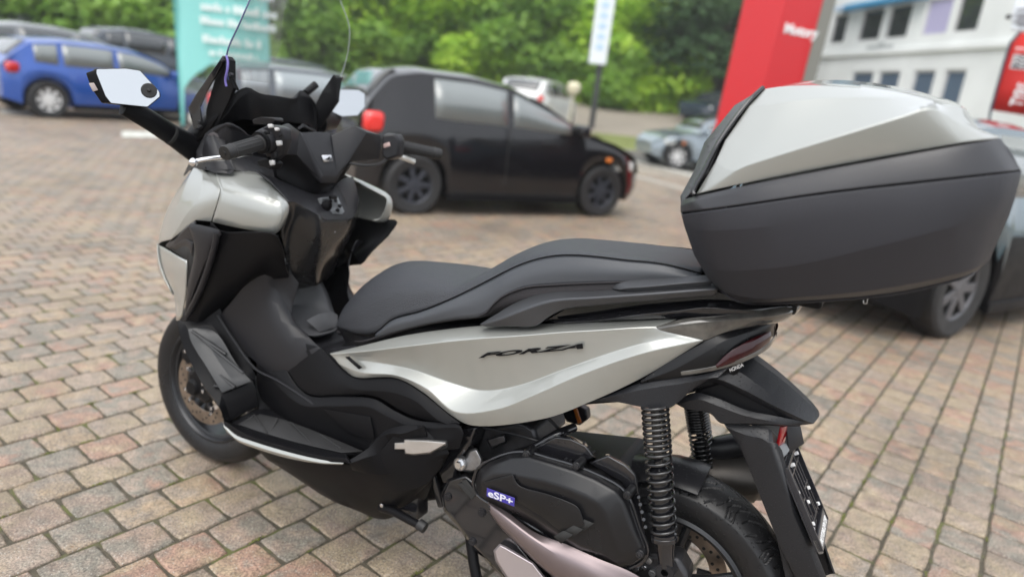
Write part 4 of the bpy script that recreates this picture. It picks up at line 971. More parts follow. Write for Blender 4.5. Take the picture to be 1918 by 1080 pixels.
grid('silver_badge', [[(596,434,.07),(612,434,.05),(628,433,.02)],[(596,443,.07),(612,441,.05),(626,439,.02)]], mat('badge_silver',(.5,.5,.6),.3,metal=.6), SCOOT, nu=2, thick=.002, off=1, bevel=.0008)

# glovebox lid and silver front fairing
grid('glovebox_lid', [
 [(402,319,.205),(430,318,.190),(460,320,.175),(488,324,.160),(505,336,.162),(520,352,.172)],
 [(408,340,.240),(440,338,.225),(470,342,.212),(500,348,.200),(518,358,.196),(532,370,.192)],
 [(413,358,.262),(440,362,.258),(475,368,.248),(505,374,.235),(525,378,.222),(540,381,.200)],
 [(408,380,.268),(440,388,.265),(475,396,.256),(505,402,.242),(528,404,.225),(541,398,.198)],
 [(398,414,.262),(435,422,.260),(470,429,.250),(500,434,.238),(515,436,.226),(528,428,.198)],
 [(398,416,.245),(435,425,.240),(470,432,.232),(500,436,.222),(515,437,.208),(526,430,.185)]], PAINT, SCOOT, nu=5, nv=3, thick=.003, bevel=0, mirr=True, ang=45)
grid('glovebox_seam', [[(400,320,.198),(407,340,.233),(411,358,.255),(406,380,.261),(396,414,.255)],[(403,318,.196),(410,340,.230),(414,358,.252),(409,380,.258),(399,416,.252)]], mat('hole_dark', (.02,.02,.02), .9), SCOOT, nu=3, thick=.02, bevel=0, mirr=True)
grid('front_fairing', [
 [(401,320,.205),(408,340,.240),(411,357,.262),(406,380,.268),(395,415,.262)],
 [(388,322,.207),(397,342,.240),(401,360,.262),(388,384,.268),(366,412,.262)],
 [(380,318,.215),(378,345,.245),(372,372,.262),(350,400,.262),(320,448,.245)],
 [(364,311,.195),(350,340,.225),(335,380,.235),(318,415,.225),(302,452,.205)],
 [(352,325,.165),(330,360,.185),(312,395,.185),(302,425,.175),(295,457,.16)],
 [('l',1.53,.10,.95),('l',1.57,.10,.90),('l',1.62,.10,.85),('l',1.66,.09,.80),('l',1.69,.085,.735)],
 [('l',1.58,0,.96),('l',1.64,0,.91),('l',1.69,0,.85),('l',1.72,0,.80),('l',1.745,0,.735)]], PAINT, SCOOT, nu=4, nv=1, thick=.003, bevel=.006, mirr=True, ang=40, bang=10)
grid('dash_side_trim', [
 [(345,330,.16),(356,308,.17),(372,283,.18),(398,245,.19)],
 [(362,312,.20),(380,318,.215),(402,319,.225),(440,318,.215)],
 [(362,312,.195),(372,280,.205),(392,252,.20),(420,262,.18)]], BLACK2, SCOOT, nu=3, thick=.004, mirr=True)
grid('front_fairing_lower', [
 [(296,458,.16),(318,470,.205),(338,482,.245),(350,488,.262)],
 [(297,475,.165),(318,490,.212),(338,500,.250),(349,506,.264)],
 [(305,508,.17),(322,525,.21),(338,540,.24),(348,545,.25)],
 [(325,552,.18),(334,562,.205),(340,568,.225),(344,570,.235)],
 [(330,600,.19),(334,600,.20),(337,596,.21),(340,592,.22)]], PAINT, SCOOT, nu=4, nv=3, thick=.003, bevel=0, mirr=True, ang=40)
grid('nose_panel', [
 [(296,458,.16),('l',1.69,.085,.735),('l',1.745,.0,.735)],
 [(297,475,.165),('l',1.69,.09,.70),('l',1.74,.0,.70)],
 [(305,508,.17),('l',1.69,.09,.64),('l',1.72,.0,.64)],
 [(325,552,.18),('l',1.62,.09,.58),('l',1.65,.0,.58)]], PAINT, SCOOT, nu=4, nv=3, thick=.003, bevel=0, mirr=True, ang=40)
# black air duct piece between the silver panels
grid('air_duct', [
 [(309,460,.215),(330,440,.240),(357,418,.262),(366,414,.270)],
 [(318,466,.230),(332,446,.250),(353,424,.276),(362,422,.284)],
 [(322,462,.236),(340,448,.256),(370,450,.276),(385,448,.282)],
 [(350,485,.24),(356,470,.256),(372,452,.274),(408,438,.286)]], BLACK2, SCOOT, nu=3, thick=.004, mirr=True)
grid('duct_blade', [
 [(357,418,.286),(385,424,.290),(410,432,.288),(414,440,.284)],
 [(353,425,.288),(372,444,.292),(392,449,.292),(406,446,.288)],
 [(366,452,.280),(368,490,.282),(382,490,.282),(404,452,.282)],
 [(352,530,.262),(352,560,.258),(358,560,.256),(372,520,.262)],
 [(345,590,.245),(348,592,.243),(352,590,.241),(356,584,.240)]], BLACK2, SCOOT, nu=3, nv=2, thick=.004, mirr=True)
poly('duct_mouth', [(314,463,.222),(350,486,.262),(352,540,.262),(362,520,.262),(368,470,.27),(362,448,.27),(350,446,.262)], None, mat('hole_dark', (.02,.02,.02), .9), SCOOT, thick=.003, bevel=0, mirr=True)
grid('duct_insert', [[(322,464,.236),(340,450,.256),(352,448,.266),(363,455,.272)],[(340,470,.236),(348,466,.250),(356,468,.260),(361,480,.266)]], BLACK2, SCOOT, nu=2, thick=.003, mirr=True, off=1)

# far-side leg shield seen beyond the tunnel comes from the mirrored panels; edge bead for both
tube('tunnel_edge', [S(408,590,.192), S(440,640,.188), S(478,690,.182), S(520,712,.178), S(600,765,.188)], .0035, BLACK2, SCOOT, 8, sm=4)
se_ = tube('shield_edge', [S(406,436,.288), S(404,452,.286), S(380,530,.268), S(352,590,.246)], .008, BLACK2, SCOOT, 10, sm=4)
mirror(se_)

# ---------------- front wheel, fork, brake
AXF = A3([1.515, 0, .275])
fw = wheel('front_wheel', AXF, .276, .118, .196, SCOOT, disc_y=.062, disc_r=.128, front=True)
for sg in (1, -1):
    tube('fork_leg', [AXF+A3([-.02,.085*sg,0]), AXF+A3([-.10,.085*sg,.20]), AXF+A3([-.20,.085*sg,.45])], [.026,.024,.022], BLACK2, SCOOT, 16)
lathe('fork_end', [(0,.03),(.022,.03),(.028,.02),(.036,.0),(.036,-.03)], S(372,722,.095), (0,1,0), BLK, SCOOT, 24, bevel=.002)
cover('brake_caliper', [(352,700,0),(366,688,0),(385,700,0),(395,722,0),(398,750,0),(385,756,0),(368,742,0),(352,728,0)], .075, .115, 3, BLK, bevel=.005)
for px, py in ((349,728),(381,718),(381,732),(397,764),(348,657)): bolt(SCOOT, S(px, py, .118 if px != 348 else .10), (0,1,0), .0055, CHROME)
slab('front_mudguard_stay', [(342,640,.085),(352,640,.085),(362,672,.085),(352,682,.085),(340,670,.085)], .07, BLK, SCOOT, bevel=.002)
R = [[AXF+A3([(.300-(abs(y)/.07)**2*.028)*math.cos(rad(d)), y, (.300-(abs(y)/.07)**2*.028)*math.sin(rad(d))]) for d in range(78, 160, 8)] for y in (-.07,-.05,-.025,0,.025,.05,.07)]
V, F = gridmesh(R); me = mesh(V, F); fixnormals(me, (1.5, 0, 2)); o = obj('front_mudguard', me, BLK, SCOOT, 50); mods(o, .003)
core_loft('radiator_cover', [(1.26,[(.13,.28),(.15,.60)]),(1.36,[(.12,.55),(.16,.62)])], BLK, bevel=.01)

# ---------------- dash, handlebar
grid('dash_hood', [
 [(392,248,.19),(412,215,.19),(435,182,.165),(462,166,.13),(487,177,.075),(520,182,.0),(555,186,-.07),(564,171,-.11),(590,194,-.165),(594,240,-.175)],
 [(398,250,.185),(425,215,.18),(445,188,.155),(466,175,.125),(487,185,.075),(520,190,.0),(553,194,-.07),(566,180,-.105),(584,198,-.155),(590,245,-.17)],
 [(400,255,.17),(430,235,.15),(455,225,.13),(470,226,.11),(490,226,.06),(520,228,.0),(550,230,-.06),(565,232,-.09),(580,235,-.13),(588,250,-.16)]], BLK, SCOOT, nu=4, thick=.004, bevel=.003, ang=35)
grid('dash_hood_front', [
 [(392,248,.19),(412,215,.19),(435,182,.165),(462,166,.13),(487,177,.075),(520,182,.0),(555,186,-.07),(564,171,-.11),(590,194,-.165),(594,240,-.175)],
 [('l',1.40,.20,1.05),('l',1.42,.19,1.08),('l',1.44,.165,1.10),('l',1.45,.13,1.12),('l',1.46,.07,1.12),('l',1.46,0,1.12),('l',1.46,-.07,1.12),('l',1.45,-.13,1.12),('l',1.44,-.165,1.10),('l',1.40,-.2,1.05)],
 [('l',1.46,.14,.95),('l',1.49,.12,.96),('l',1.51,.10,.96),('l',1.53,.07,.96),('l',1.56,.04,.96),('l',1.57,0,.96),('l',1.56,-.04,.96),('l',1.53,-.07,.96),('l',1.49,-.12,.96),('l',1.46,-.14,.95)]], BLK, SCOOT, nu=3, thick=.004, bevel=0)
grid('dash_panel', [
 [(384,250,.205),(398,240,.195),(425,232,.185),(470,255,.11),(530,262,.0),(590,262,-.12),(600,262,-.17)],
 [(366,285,.215),(385,290,.205),(420,285,.17),(460,290,.11),(520,300,.0),(560,300,-.08),(600,290,-.17)],
 [(372,300,.22),(405,318,.212),(450,320,.185),(500,335,.15),(540,345,.05),(580,340,-.05),(610,330,-.15)]], BLACK2, SCOOT, nu=3, thick=.004, bevel=.003)
# left instrument pod frame
grid('instrument_frame', [
 [(400,244,.192),(424,229,.182),(434,230,.174),(462,248,.12),(470,262,.10)],
 [(406,248,.188),(425,236,.178),(432,238,.170),(456,252,.122),(462,262,.104)]], BLACK2, SCOOT, nu=2, thick=.008, off=1, bevel=.002)
grid('instrument_frame', [
 [(390,252,.198),(396,262,.195),(420,280,.165),(438,286,.145)],
 [(404,246,.190),(414,258,.182),(430,274,.155),(444,276,.135)]], mat('trim_brown_grey', (.06,.052,.055), .4), SCOOT, nu=2, thick=.005, off=1, bevel=.002)
poly('instrument_glass', [(412,246,.18),(430,238,.165),(458,254,.118),(462,262,.10),(440,278,.13),(428,268,.15)], None, mat('dial_dark', (.012,.015,.018), .1, coat=1), SCOOT, thick=.002, bevel=.001)
poly('instrument_frame', [(556,240,-.05),(566,232,-.07),(592,246,-.13),(590,250,-.125),(568,238,-.07),(558,244,-.05)], None, BLACK2, SCOOT, thick=.004, off=1, bevel=.001)
# handlebar cover
hv = dict(a=(526,236,.175),b=(529,250,.172),c=(536,290,.165),d=(541,231,.125),e=(561,246,.068),f=(556,290,.092),
 g=(565,248,.058),h=(607,311,.018),i=(605,327,.026),j=(603,329,.030),k=(600,343,.030),
 l=(617,248,-.030),m=(628.5,311,-.016),n=(628,327,-.014),o=(631,328,-.020),p=(628,343,-.016),
 q=(621,254,-.036),r=(662,235,-.068),s=(688,248,-.098),t=(653,304,-.066),u=(714,253,-.165),v=(711,298,-.165),w=(592,247,.016),x=(600,296,.034))
keys = list(hv); ix = {k: i for i, k in enumerate(keys)}
fc = ['abd', 'bcfe' , 'bed', 'efkj', 'egij' , 'ghi', 'gwlmh', 'hmni', 'ijon', 'jkpo', 'lqom'[:4], 'mon', 'qrst'[:4]+'o', 'otp', 'suvt', 'rus']
faces = [tuple(ix[c] for c in s_) for s_ in fc]
poly('handlebar_cover', [hv[k] for k in keys], faces, BLACK2, SCOOT, thick=.008, bevel=.0022, ang=18, seg=2)
tube('handlebar_core', [A3([1.115,.175,1.092]), A3([1.15,.08,1.09]), A3([1.15,0,1.075]), A3([1.11,-.08,1.095]), A3([1.06,-.175,1.098])], [.030,.032,.045,.032,.028], BLK, SCOOT, 16, sm=3)
bd = A3(S(611,297,.010)); poly('wing_badge', [(602,291,.022),(620,290,.0),(623,302,-.004),(606,304,.018)], None, mat('badge_chrome', (.6,.6,.62), .2, metal=1), SCOOT, thick=.002, off=1, bevel=.0006)
poly('badge_inlay', [(609,299,.0165),(618,292,.002),(615,299,.006)], None, BLACK, SCOOT, thick=.0028, off=1, bevel=0)
grid('steering_column_cover', [
 [(514,298,.14),(530,288,.12),(552,290,.095),(590,325,.045),(615,335,.0),(640,320,-.04),(660,303,-.075)],
 [(516,312,.135),(535,312,.105),(558,325,.075),(592,348,.03),(615,347,-.01),(632,338,-.035),(655,315,-.08)],
 [(520,332,.13),(540,342,.10),(568,355,.06),(590,362,.025),(613,358,-.005),(628,346,-.03),(645,328,-.09)]], BLK, SCOOT, nu=4, nv=3, thick=.02, ang=60)
# grips, bar ends, levers, switchgear
def side_controls(outer, inner, sg, far):
    ax = inner-outer; Lg = np.linalg.norm(ax); ax /= Lg
    gm = lathe('handlebar_grip', [(0,0),(.0165,0),(.0175,.002),(.0175,.020),(.0185,.021),(.0185,.024),(.0168,.026),(.0168,Lg-.014),(.020,Lg-.012),(.021,Lg),(0,Lg)], outer, ax, RUBBER, SCOOT, 32)
    for k in range(14):
        a, u, v = frame(ax); th = 2*math.pi*k/14; d = math.cos(th)*u+math.sin(th)*v
        tube('grip_rib', [outer+ax*.03+d*.0168, outer+ax*(Lg-.02)+d*.0168], .0011, RUBBER, gm, 5)
    lathe('bar_end', [(0,-.004),(.005,-.004),(.0055,-.002),(.008,-.002),(.0165,-.001),(.0175,.003)], outer, ax, mat('bar_end_black', (.02,.02,.02), .4, metal=.4), gm, 28)
    return ax
gl_o, gl_i = S(421,287,.375), S(492,266,.25)
axl = side_controls(gl_o, gl_i, 1, False)
gr_o, gr_i = S(824,289,-.365), S(745,272,-.24)
axr = side_controls(gr_o, gr_i, -1, True)
# switch housings
def housing(c, ax, L_, r, name='switch_housing'):
    return lathe(name, [(0,0),(r*.9,0),(r,.003),(r*1.08,L_*.4),(r,L_*.8),(r*.8,L_),(0,L_)], c, ax, BLACK2, SCOOT, 20, ang=40, bevel=.001)
hl = housing(gl_i-axl*.004, axl, .05, .030); hr = housing(gr_i-axr*.004, axr, .05, .030)
lathe('switch_collar', [(.020,0),(.027,0),(.028,.010),(.020,.012)], gl_i-axl*.012, axl, BLK, hl, 28)
for (px, py, Y, w_, h_, m_) in ((505,236,.235,10,7,'pale'),(517,242,.225,9,6,'pale'),(523,253,.215,7,7,'dark'),(521,268,.21,11,9,'pale'),(508,305,.215,10,9,'pale'),(512,292,.21,12,10,'dark'),(498,248,.24,10,6,'dark')):
    mm = mat('switch_pale', (.42,.42,.42), .4) if m_ == 'pale' else BLK
    poly('switch', [(px-w_*.5,py-h_*.5,Y+.034),(px+w_*.4,py-h_*.6,Y+.030),(px+w_*.5,py+h_*.4,Y+.030),(px-w_*.3,py+h_*.6,Y+.034)], None, mm, hl, thick=.010, bevel=.002)
slab('starter_pod', [(488,240,.25),(502,232,.25),(528,240,.235),(532,262,.23),(528,290,.22),(512,300,.225),(498,296,.23),(490,262,.25)], .20, BLACK2, SCOOT, bevel=.006)
slab('switch_lower', [(480,300,.235),(500,295,.235),(512,305,.235),(506,318,.235),(484,312,.235)], .20, BLK, SCOOT, bevel=.004)
slab('brake_reservoir', [(472,224,.20),(487,219,.20),(514,220,.18),(516,226,.18),(508,233,.18),(474,233,.20)], .15, BLACK2, SCOOT, bevel=.003)
slab('right_switch_pod', [(716,252,-.17),(738,250,-.19),(748,262,-.2),(746,292,-.2),(724,300,-.18),(714,292,-.17)], -.23, BLACK2, SCOOT, bevel=.006)
poly('switch', [(719,270,-.165),(730,266,-.165),(732,274,-.165),(720,278,-.165)], None, mat('switch_red_grey', (.45,.33,.31), .4), SCOOT, thick=.004, off=1)
# levers
lv = [S(492,285,.25)+A3([.04,0,-.005]), S(460,290,.30)+A3([.02,0,0]), S(420,295,.335), S(385,299,.375), S(366,303,.395)]
tube('brake_lever', lv, [.008,.008,.007,.006,.0065], CHROME, SCOOT, 12, sm=4, flat=.7)
lathe('lever_ball', [(0,.0105),(.006,.0085),(.0102,.0035),(.0105,0),(.0095,-.004),(.005,-.009),(0,-.010)], S(362,304,.40), lv[3]-lv[4], CHROME, SCOOT, 20, ang=60)
rv = [S(735,288,-.20)+A3([.02,0,0]), S(752,294,-.24), S(768,300,-.285), S(776,303,-.30)]
tube('brake_lever', rv, [.008,.0085,.008,.008], mat('lever_pale',(.7,.7,.68),.3,metal=.5), SCOOT, 12, sm=3)
tube('brake_hose', [S(655,306,-.06), S(690,310,-.10), S(712,306,-.15), S(722,300,-.18)], .004, RUBBER, SCOOT, 8, sm=4)

# ---------------- mirrors
def mirror_head(pts, Y, depth, glassY, arm, side, back):
    # outline in a plane facing rearwards: X given per point
    O_ = [P3(p) for p in pts]; n = len(O_); c = np.mean(O_, 0)
    nb_ = np.cross(O_[2]-O_[0], O_[4]-O_[0]); nb_ /= np.linalg.norm(nb_)
    if nb_.dot(SO-c) < 0: nb_ = -nb_
    rings = [[p+nb_*.002 for p in O_], [p+(p-c)*.035-nb_*.001 for p in O_], [p+(p-c)*.05-nb_*.012+back*.3 for p in O_], [p+(p-c)*.0-nb_*.032+back for p in O_], [p-(p-c)*.45-nb_*.045+back for p in O_]]
    V, F = gridmesh(rings, close_u=True); F.append(tuple(range(4*n, 5*n)))
    me = mesh(V, F); fixnormals(me); h = obj('mirror_housing', me, BLACK, SCOOT, 35); mods(h, 0, .002)
    V = [p+nb_*.001 for p in O_]; me = mesh(V, [tuple(range(n))]); fixnormals(me, SO); g = obj('mirror_glass', me, MIRR, h); 
    return h, nb_
mp = [(181,130,.47),(236,129,.43),(262,133,.395),(298,172,.355),(299,181,.353),(276,200,.37),(208,193,.43),(198,180,.45),(181,138,.47)]
# the head is one flat glass: put it on a plane turned a little towards the rider
mc = S(240,165,.41); mn = np.array([-.80, .52, .10]); mn /= np.linalg.norm(mn)
def onplane(px, py, c=mc, n=mn):
    d = SM.T @ wray(px, py); return SO+d*(np.dot(c-SO, n)/np.dot(d, n))
mh, _ = mirror_head([('l', *onplane(p[0], p[1])) for p in mp], 0, 0, 0, None, 1, A3([.012, .004, 0]))
# outer end cap and its reflector
oc = [onplane(p[0], p[1]) for p in ((181,132),(199,182),(206,192))]
grid('mirror_end_cap', [[('l', *(onplane(181,130)+A3([0,.0,0]))), ('l', *(onplane(190,160))), ('l', *(onplane(207,193)))],
     [('l', *(onplane(160,135)-mn*.01)), ('l', *(onplane(170,162)-mn*.01)), ('l', *(onplane(190,193)-mn*.01))],
     [('l', *(onplane(164,140)-mn*.045)), ('l', *(onplane(176,165)-mn*.045)), ('l', *(onplane(196,192)-mn*.045))]], BLACK, SCOOT, nu=3, thick=.006, bevel=.003)
poly('mirror_reflector', [('l', *(onplane(166,156)-mn*.004)), ('l', *(onplane(176,155)-mn*.004)), ('l', *(onplane(184,169)-mn*.004)), ('l', *(onplane(174,172)-mn*.004))], None, mat('reflector_grey', (.33,.27,.25), .2, coat=1), SCOOT, thick=.004, off=1, bevel=.001)
A_, B_ = onplane(232,196)-mn*.03, S(350,262,.20)
tube('mirror_arm', [A_, S(275,222,.345), S(318,250,.27), S(350,270,.215), S(372,285,.18)], [.024,.026,.028,.034,.036], BLACK, SCOOT, 14, sm=4, flat=.62)
tube('mirror_arm_collar', [S(318,250,.272), S(322,253,.264)], [.0292,.0295], mat('hole_dark', (.02,.02,.02), .9), SCOOT, 14, flat=.62)
lathe('mirror_disc', [(0,.016),(.003,.016),(.004,.007),(.016,.007),(.018,.003),(.018,0)], onplane(279,170), mn, RUBBER, mh, 24, bevel=.0006)
# right mirror, farther off
mc2 = S(650,192,-.40); mn2 = np.array([-.93, .10, .16]); mn2 /= np.linalg.norm(mn2)
mp2 = [(616,176),(626,168),(672,169),(683,176),(683,200),(670,216),(640,218),(612,205),(608,194)]
mh2, _ = mirror_head([('l', *onplane(p[0], p[1], mc2, mn2)) for p in mp2], 0, 0, 0, None, -1, A3([.012, 0, 0]))
tube('mirror_arm', [onplane(645,216,mc2,mn2)-mn2*.03, S(625,228,-.34), S(612,226,-.28), S(600,232,-.2)], [.02,.026,.03,.034], BLACK, SCOOT, 12, sm=4, flat=.62)

# ---------------- windscreen and its brackets
SCR = glass('clear_screen', (.95,.97,.96), .02, .03, (.3,.3,.3))
lb = [(428,150,.205),(424,112,.212),(428,90,.214),(446,50,.205),(468,0,.185),(486,-45,.15)]
rb = [(610,190,-.205),(622,150,-.212),(636,118,-.214),(654,60,-.205),(672,0,-.185),(672,-60,-.15)]
LB = catmull([P3(p) for p in lb], 4); RBX = LB*A3([1,-1,1])
R = []
for i in range(len(LB)):
    row = []
    for t_ in np.linspace(-1, 1, 15):
        c_ = LB[i].copy(); c_[1] = LB[i][1]*t_; c_[0] += .075*(1-t_*t_); c_[2] += .01*(1-t_*t_); row.append(c_)
    R.append(row)
V, F = gridmesh(R); me = mesh(V, F); scr = obj('windscreen', me, SCR, SCOOT, 60)
edge = mat('screen_edge_blue', (.05,.07,.16), .15, coat=1)
V, F = tube_mesh(LB, .0022, 6); obj('screen_edge', mesh(V, F), edge, scr, 60)
V, F = tube_mesh(RBX, .0016, 6); obj('screen_edge', mesh(V, F), mat('screen_edge_clear', (.35,.4,.38), .2), scr, 60)
brk = [(418,104,.212),(424,112,.212),(430,160,.20),(404,240,.195),(376,243,.20),(352,202,.205)]
sb1_ = slab('screen_bracket', [(419,104,.216),(426,112,.214),(432,150,.205),(437,165,.20),(428,190,.195),(404,240,.19),(385,232,.19),(386,205,.19),(405,140,.205)], .188, BLACK, SCOOT, bevel=.003)
sb2_ = slab('screen_bracket_blade', [(417,104,.225),(421,108,.223),(388,170,.215),(376,200,.21),(380,225,.205),(380,242,.205),(367,243,.205),(353,201,.215),(366,178,.22)], .212, GLOSSB, SCOOT, bevel=.003)
mirror(sb1_); mirror(sb2_)
tube('bracket_stay', [S(432,138,.20), S(441,160,.19), S(445,168,.18)], .004, BLACK, SCOOT, 8, sm=2)
tube('bracket_knob', [S(592,158,-.2), S(580,168,-.18), S(572,175,-.16)], .012, BLACK, SCOOT, 12)
for px, py, Y in ((418,112,.222),(433,140,.205),(375,238,.212),(374,229,.212)): bolt(SCOOT, S(px, py, Y), (0,1,.1), .005, ALUD)
tube('cable_tie', [S(424,104,.222), S(427,118,.222), S(425,135,.222), S(422,150,.218), S(424,162,.215)], .0028, mat('tie_violet', (.18,.15,.45), .4), SCOOT, 8, sm=3)

# ---------------- top box
TB = empty('top_box'); TB.parent = SCOOT
def tpx(px, py, Y): return S(px, py, Y)
# stations along x; left half sections. The left flank is authored from the photograph and mirrored.
def sec_rows(rows, name, m, nu=5, nv=1, bevel=.004, ang=30, thick=.004, sm=True):
    R = [catmull([P3(p) for p in r], nu) for r in rows]
    if nv > 1:
        A = np.array(R); R = list(np.array([catmull(A[:, i], nv) for i in range(A.shape[1])]).transpose(1, 0, 2))
    R = list(R)
    Rm = [r*A3([1,-1,1]) for r in R]
    for rr, s_ in ((R, 1), (Rm, -1)):
        V, F = gridmesh(rr); me = mesh(V, F); fixnormals(me, SO*A3([1, s_, 1])); o = obj(name, me, m, TB, ang); mods(o, thick, bevel, 3, ang=12)
# base: from the parting line down
j0 = [(1276,402,.205),(1320,396,.262),(1400,385,.285),(1500,370,.292),(1600,357,.292),(1700,346,.288),(1800,335,.272),(1880,326,.235),(1914,321,.19)]
b_rows = [j0,
 [(1282,425,.202),(1322,432,.258),(1400,428,.282),(1500,418,.290),(1600,405,.290),(1700,396,.286),(1795,388,.268),(1868,378,.230),(1901,372,.185)],
 [(1300,478,.19),(1345,505,.236),(1415,505,.262),(1500,495,.274),(1600,472,.280),(1700,447,.279),(1785,425,.262),(1848,415,.226),(1890,405,.178)],
 [(1325,520,.17),(1362,548,.205),(1425,560,.225),(1500,556,.235),(1600,548,.24),(1690,535,.236),(1765,520,.216),(1820,505,.19),(1850,490,.15)],
 [(1340,535,.14),(1380,562,.16),(1430,567,.18),(1500,564,.19),(1600,557,.19),(1690,546,.18),(1755,532,.17),(1800,520,.15),(1825,510,.12)]]
sec_rows(b_rows, 'box_base', BOXB, nu=4, nv=1, bevel=.006)
u_rows = [[(1274,398,.203),(1318,392,.259),(1400,381,.282),(1500,366,.289),(1600,353,.289),(1700,342,.285),(1800,331,.269),(1880,322,.232),(1912,318,.188)],
 [(1274,386,.196),(1300,376,.235),(1380,362,.270),(1500,340,.279),(1600,322,.280),(1700,304,.277),(1790,288,.262),(1850,278,.235),(1898,288,.185)],
 [(1282,372,.188),(1308,366,.225),(1380,350,.262),(1500,326,.272),(1600,307,.274),(1700,289,.272),(1790,273,.258),(1840,264,.235),(1874,258,.200)]]
sec_rows(u_rows, 'box_band', mat('top_box_plastic_satin', (.026,.026,.03), .36, bump=.2, bscale=1200, rvar=.05), nu=4, nv=1, bevel=.003)
l_rows = [[(1304,363,.215),(1316,360,.228),(1380,347,.252),(1500,323,.262),(1600,304,.264),(1700,286,.262),(1790,270,.250),(1840,261,.237),(1872,257,.204)],
 [(1340,302,.214),(1372,320,.250),(1400,309,.260),(1500,277,.272),(1600,246,.276),(1690,218,.274),(1742,203,.266),(1790,225,.236),(1832,240,.198)],
 [(1358,262,.198),(1400,268,.220),(1440,255,.226),(1520,232,.232),(1610,212,.234),(1690,201,.232),(1744,199,.226),(1788,197,.208),(1812,206,.175)],
 [(1403,198,.165),(1440,196,.180),(1480,190,.188),(1560,183,.192),(1630,182,.192),(1690,184,.190),(1745,189,.184),(1782,192,.168),(1798,196,.145)],
 [(1432,167,.13),(1460,163,.135),(1510,161,.14),(1570,163,.145),(1640,168,.145),(1700,174,.14),(1745,181,.135),(1775,187,.12),(1792,193,.10)],
 [('l',-.100,.0,1.315),('l',-.120,.0,1.322),('l',-.16,.0,1.328),('l',-.20,.0,1.330),('l',-.25,.0,1.328),('l',-.30,.0,1.322),('l',-.34,.0,1.314),('l',-.37,.0,1.304),('l',-.39,.0,1.294)]]
sec_rows(l_rows, 'box_lid', PAINT, nu=5, nv=1, bevel=.008, ang=24)
# closed inner shell: front, rear and underside
def shell(name, rings, m, par):
    V, F = gridmesh(rings, close_u=False); me = mesh(V, F); fixnormals(me); o = obj(name, me, m, par, 35); mods(o, .004, .002); return o
fr = [[P3(r[0]) for r in (b_rows[4], b_rows[3], b_rows[2], b_rows[1], b_rows[0], u_rows[1], u_rows[2])]]
fcol = fr[0]+[P3((1322,325,.208)), P3((1348,268,.192)), P3((1400,195,.155)), P3((1430,167,.12))]
frm = []
for t_ in np.linspace(1, -1, 25):
    frm.append([A3([p[0]+(.022*(1-t_*t_)*(1 if k > 2 else .5) if k < 6 else (.030, .048, .052, .040, .018)[min(k-6, 4)]*(1-t_**4)), p[1]*t_, p[2]]) for k, p in enumerate(fcol)])
shell('box_front', frm, mat('backrest_grey', (.075,.077,.085), .45, noise=.3, nscale=14, wet=50), TB)
rcol = [P3(r[-1]) for r in (b_rows[4], b_rows[3], b_rows[2], b_rows[1], b_rows[0], u_rows[2])]
rrm = [[A3([p[0]-.015*(1-t_*t_), p[1]*t_, p[2]]) for p in rcol] for t_ in np.linspace(1, -1, 9)]
shell('box_rear', rrm, BOXB, TB)
rcol = [P3(r[-1]) for r in l_rows[:5]]; rrm = [[A3([p[0]-.012*(1-t_*t_), p[1]*t_, p[2]]) for p in rcol] for t_ in np.linspace(1, -1, 9)]
shell('lid_rear', rrm, PAINT, TB)
bot = catmull([P3(p) for p in b_rows[4]], 3); shell('box_floor', [bot, bot*A3([1,0,1]), bot*A3([1,-1,1])], BOXB, TB)
# dark seal round the lid's front edge and a lock tab at the rear
ed = catmull([P3(p) for p in [(1303,366,.222),(1300,360,.220),(1320,323,.212),(1348,268,.198),(1402,194,.162),(1431,166,.126)]], 5)
for s_ in (1, -1):
    V, F = tube_mesh(ed*A3([1, s_, 1])+A3([.002, 0, .001]), .0045, 8); obj('lid_seal', mesh(V, F), GLOSSB, TB, 60)
pl = MB(); pl.box((-.17,0,.912),(.15,.16,.022)); pl.build('mounting_plate', BLACK, TB, bevel=.006)
st_ = MB(); st_.box((-.06,0,.885),(.16,.16,.02)); st_.box((-.15,0,.89),(.10,.10,.03)); st_.build('box_carrier', BLACK, SCOOT, bevel=.006)
tube('wire_loop', [S(1617,562,.02), S(1618,568,.02), S(1623,568,.02), S(1625,560,.02)], .001, mat('lever_pale',(.7,.7,.68),.3), TB, 5, sm=3)

# ================================================================== surroundings
def hdir(px, py=None):
    """horizontal unit direction towards a photo pixel"""
    d = wray(px, 200 if py is None else py); d = d[:2]; return d/np.linalg.norm(d)
def tz(x, y):
    if y < 20: return 0.
    z = .073*(min(y, 38)-20)
    if y > 38: z += .5*(min(y, 75)-38)
    return z
GRASSM = mat('grass_bank', (.14, .16, .055), .95, noise=.5, nscale=2.5, col2=(.17, .135, .08), bump=.8, bscale=40)
ys = [18.6, 20, 24, 30, 35, 38, 42, 50, 60, 75, 90]; xsn = np.linspace(-90, 90, 46)
rngt = random.Random(11)
V, F = gridmesh([[A3([x, y, tz(x, y)-.02+(rngt.uniform(-.25, .25) if y > 39 else 0)]) for x in xsn] for y in ys])
me = mesh(V, F); fixnormals(me, (0, 0, 500)); tag(obj('hillside', me, GRASSM, None, 60), kind='structure')
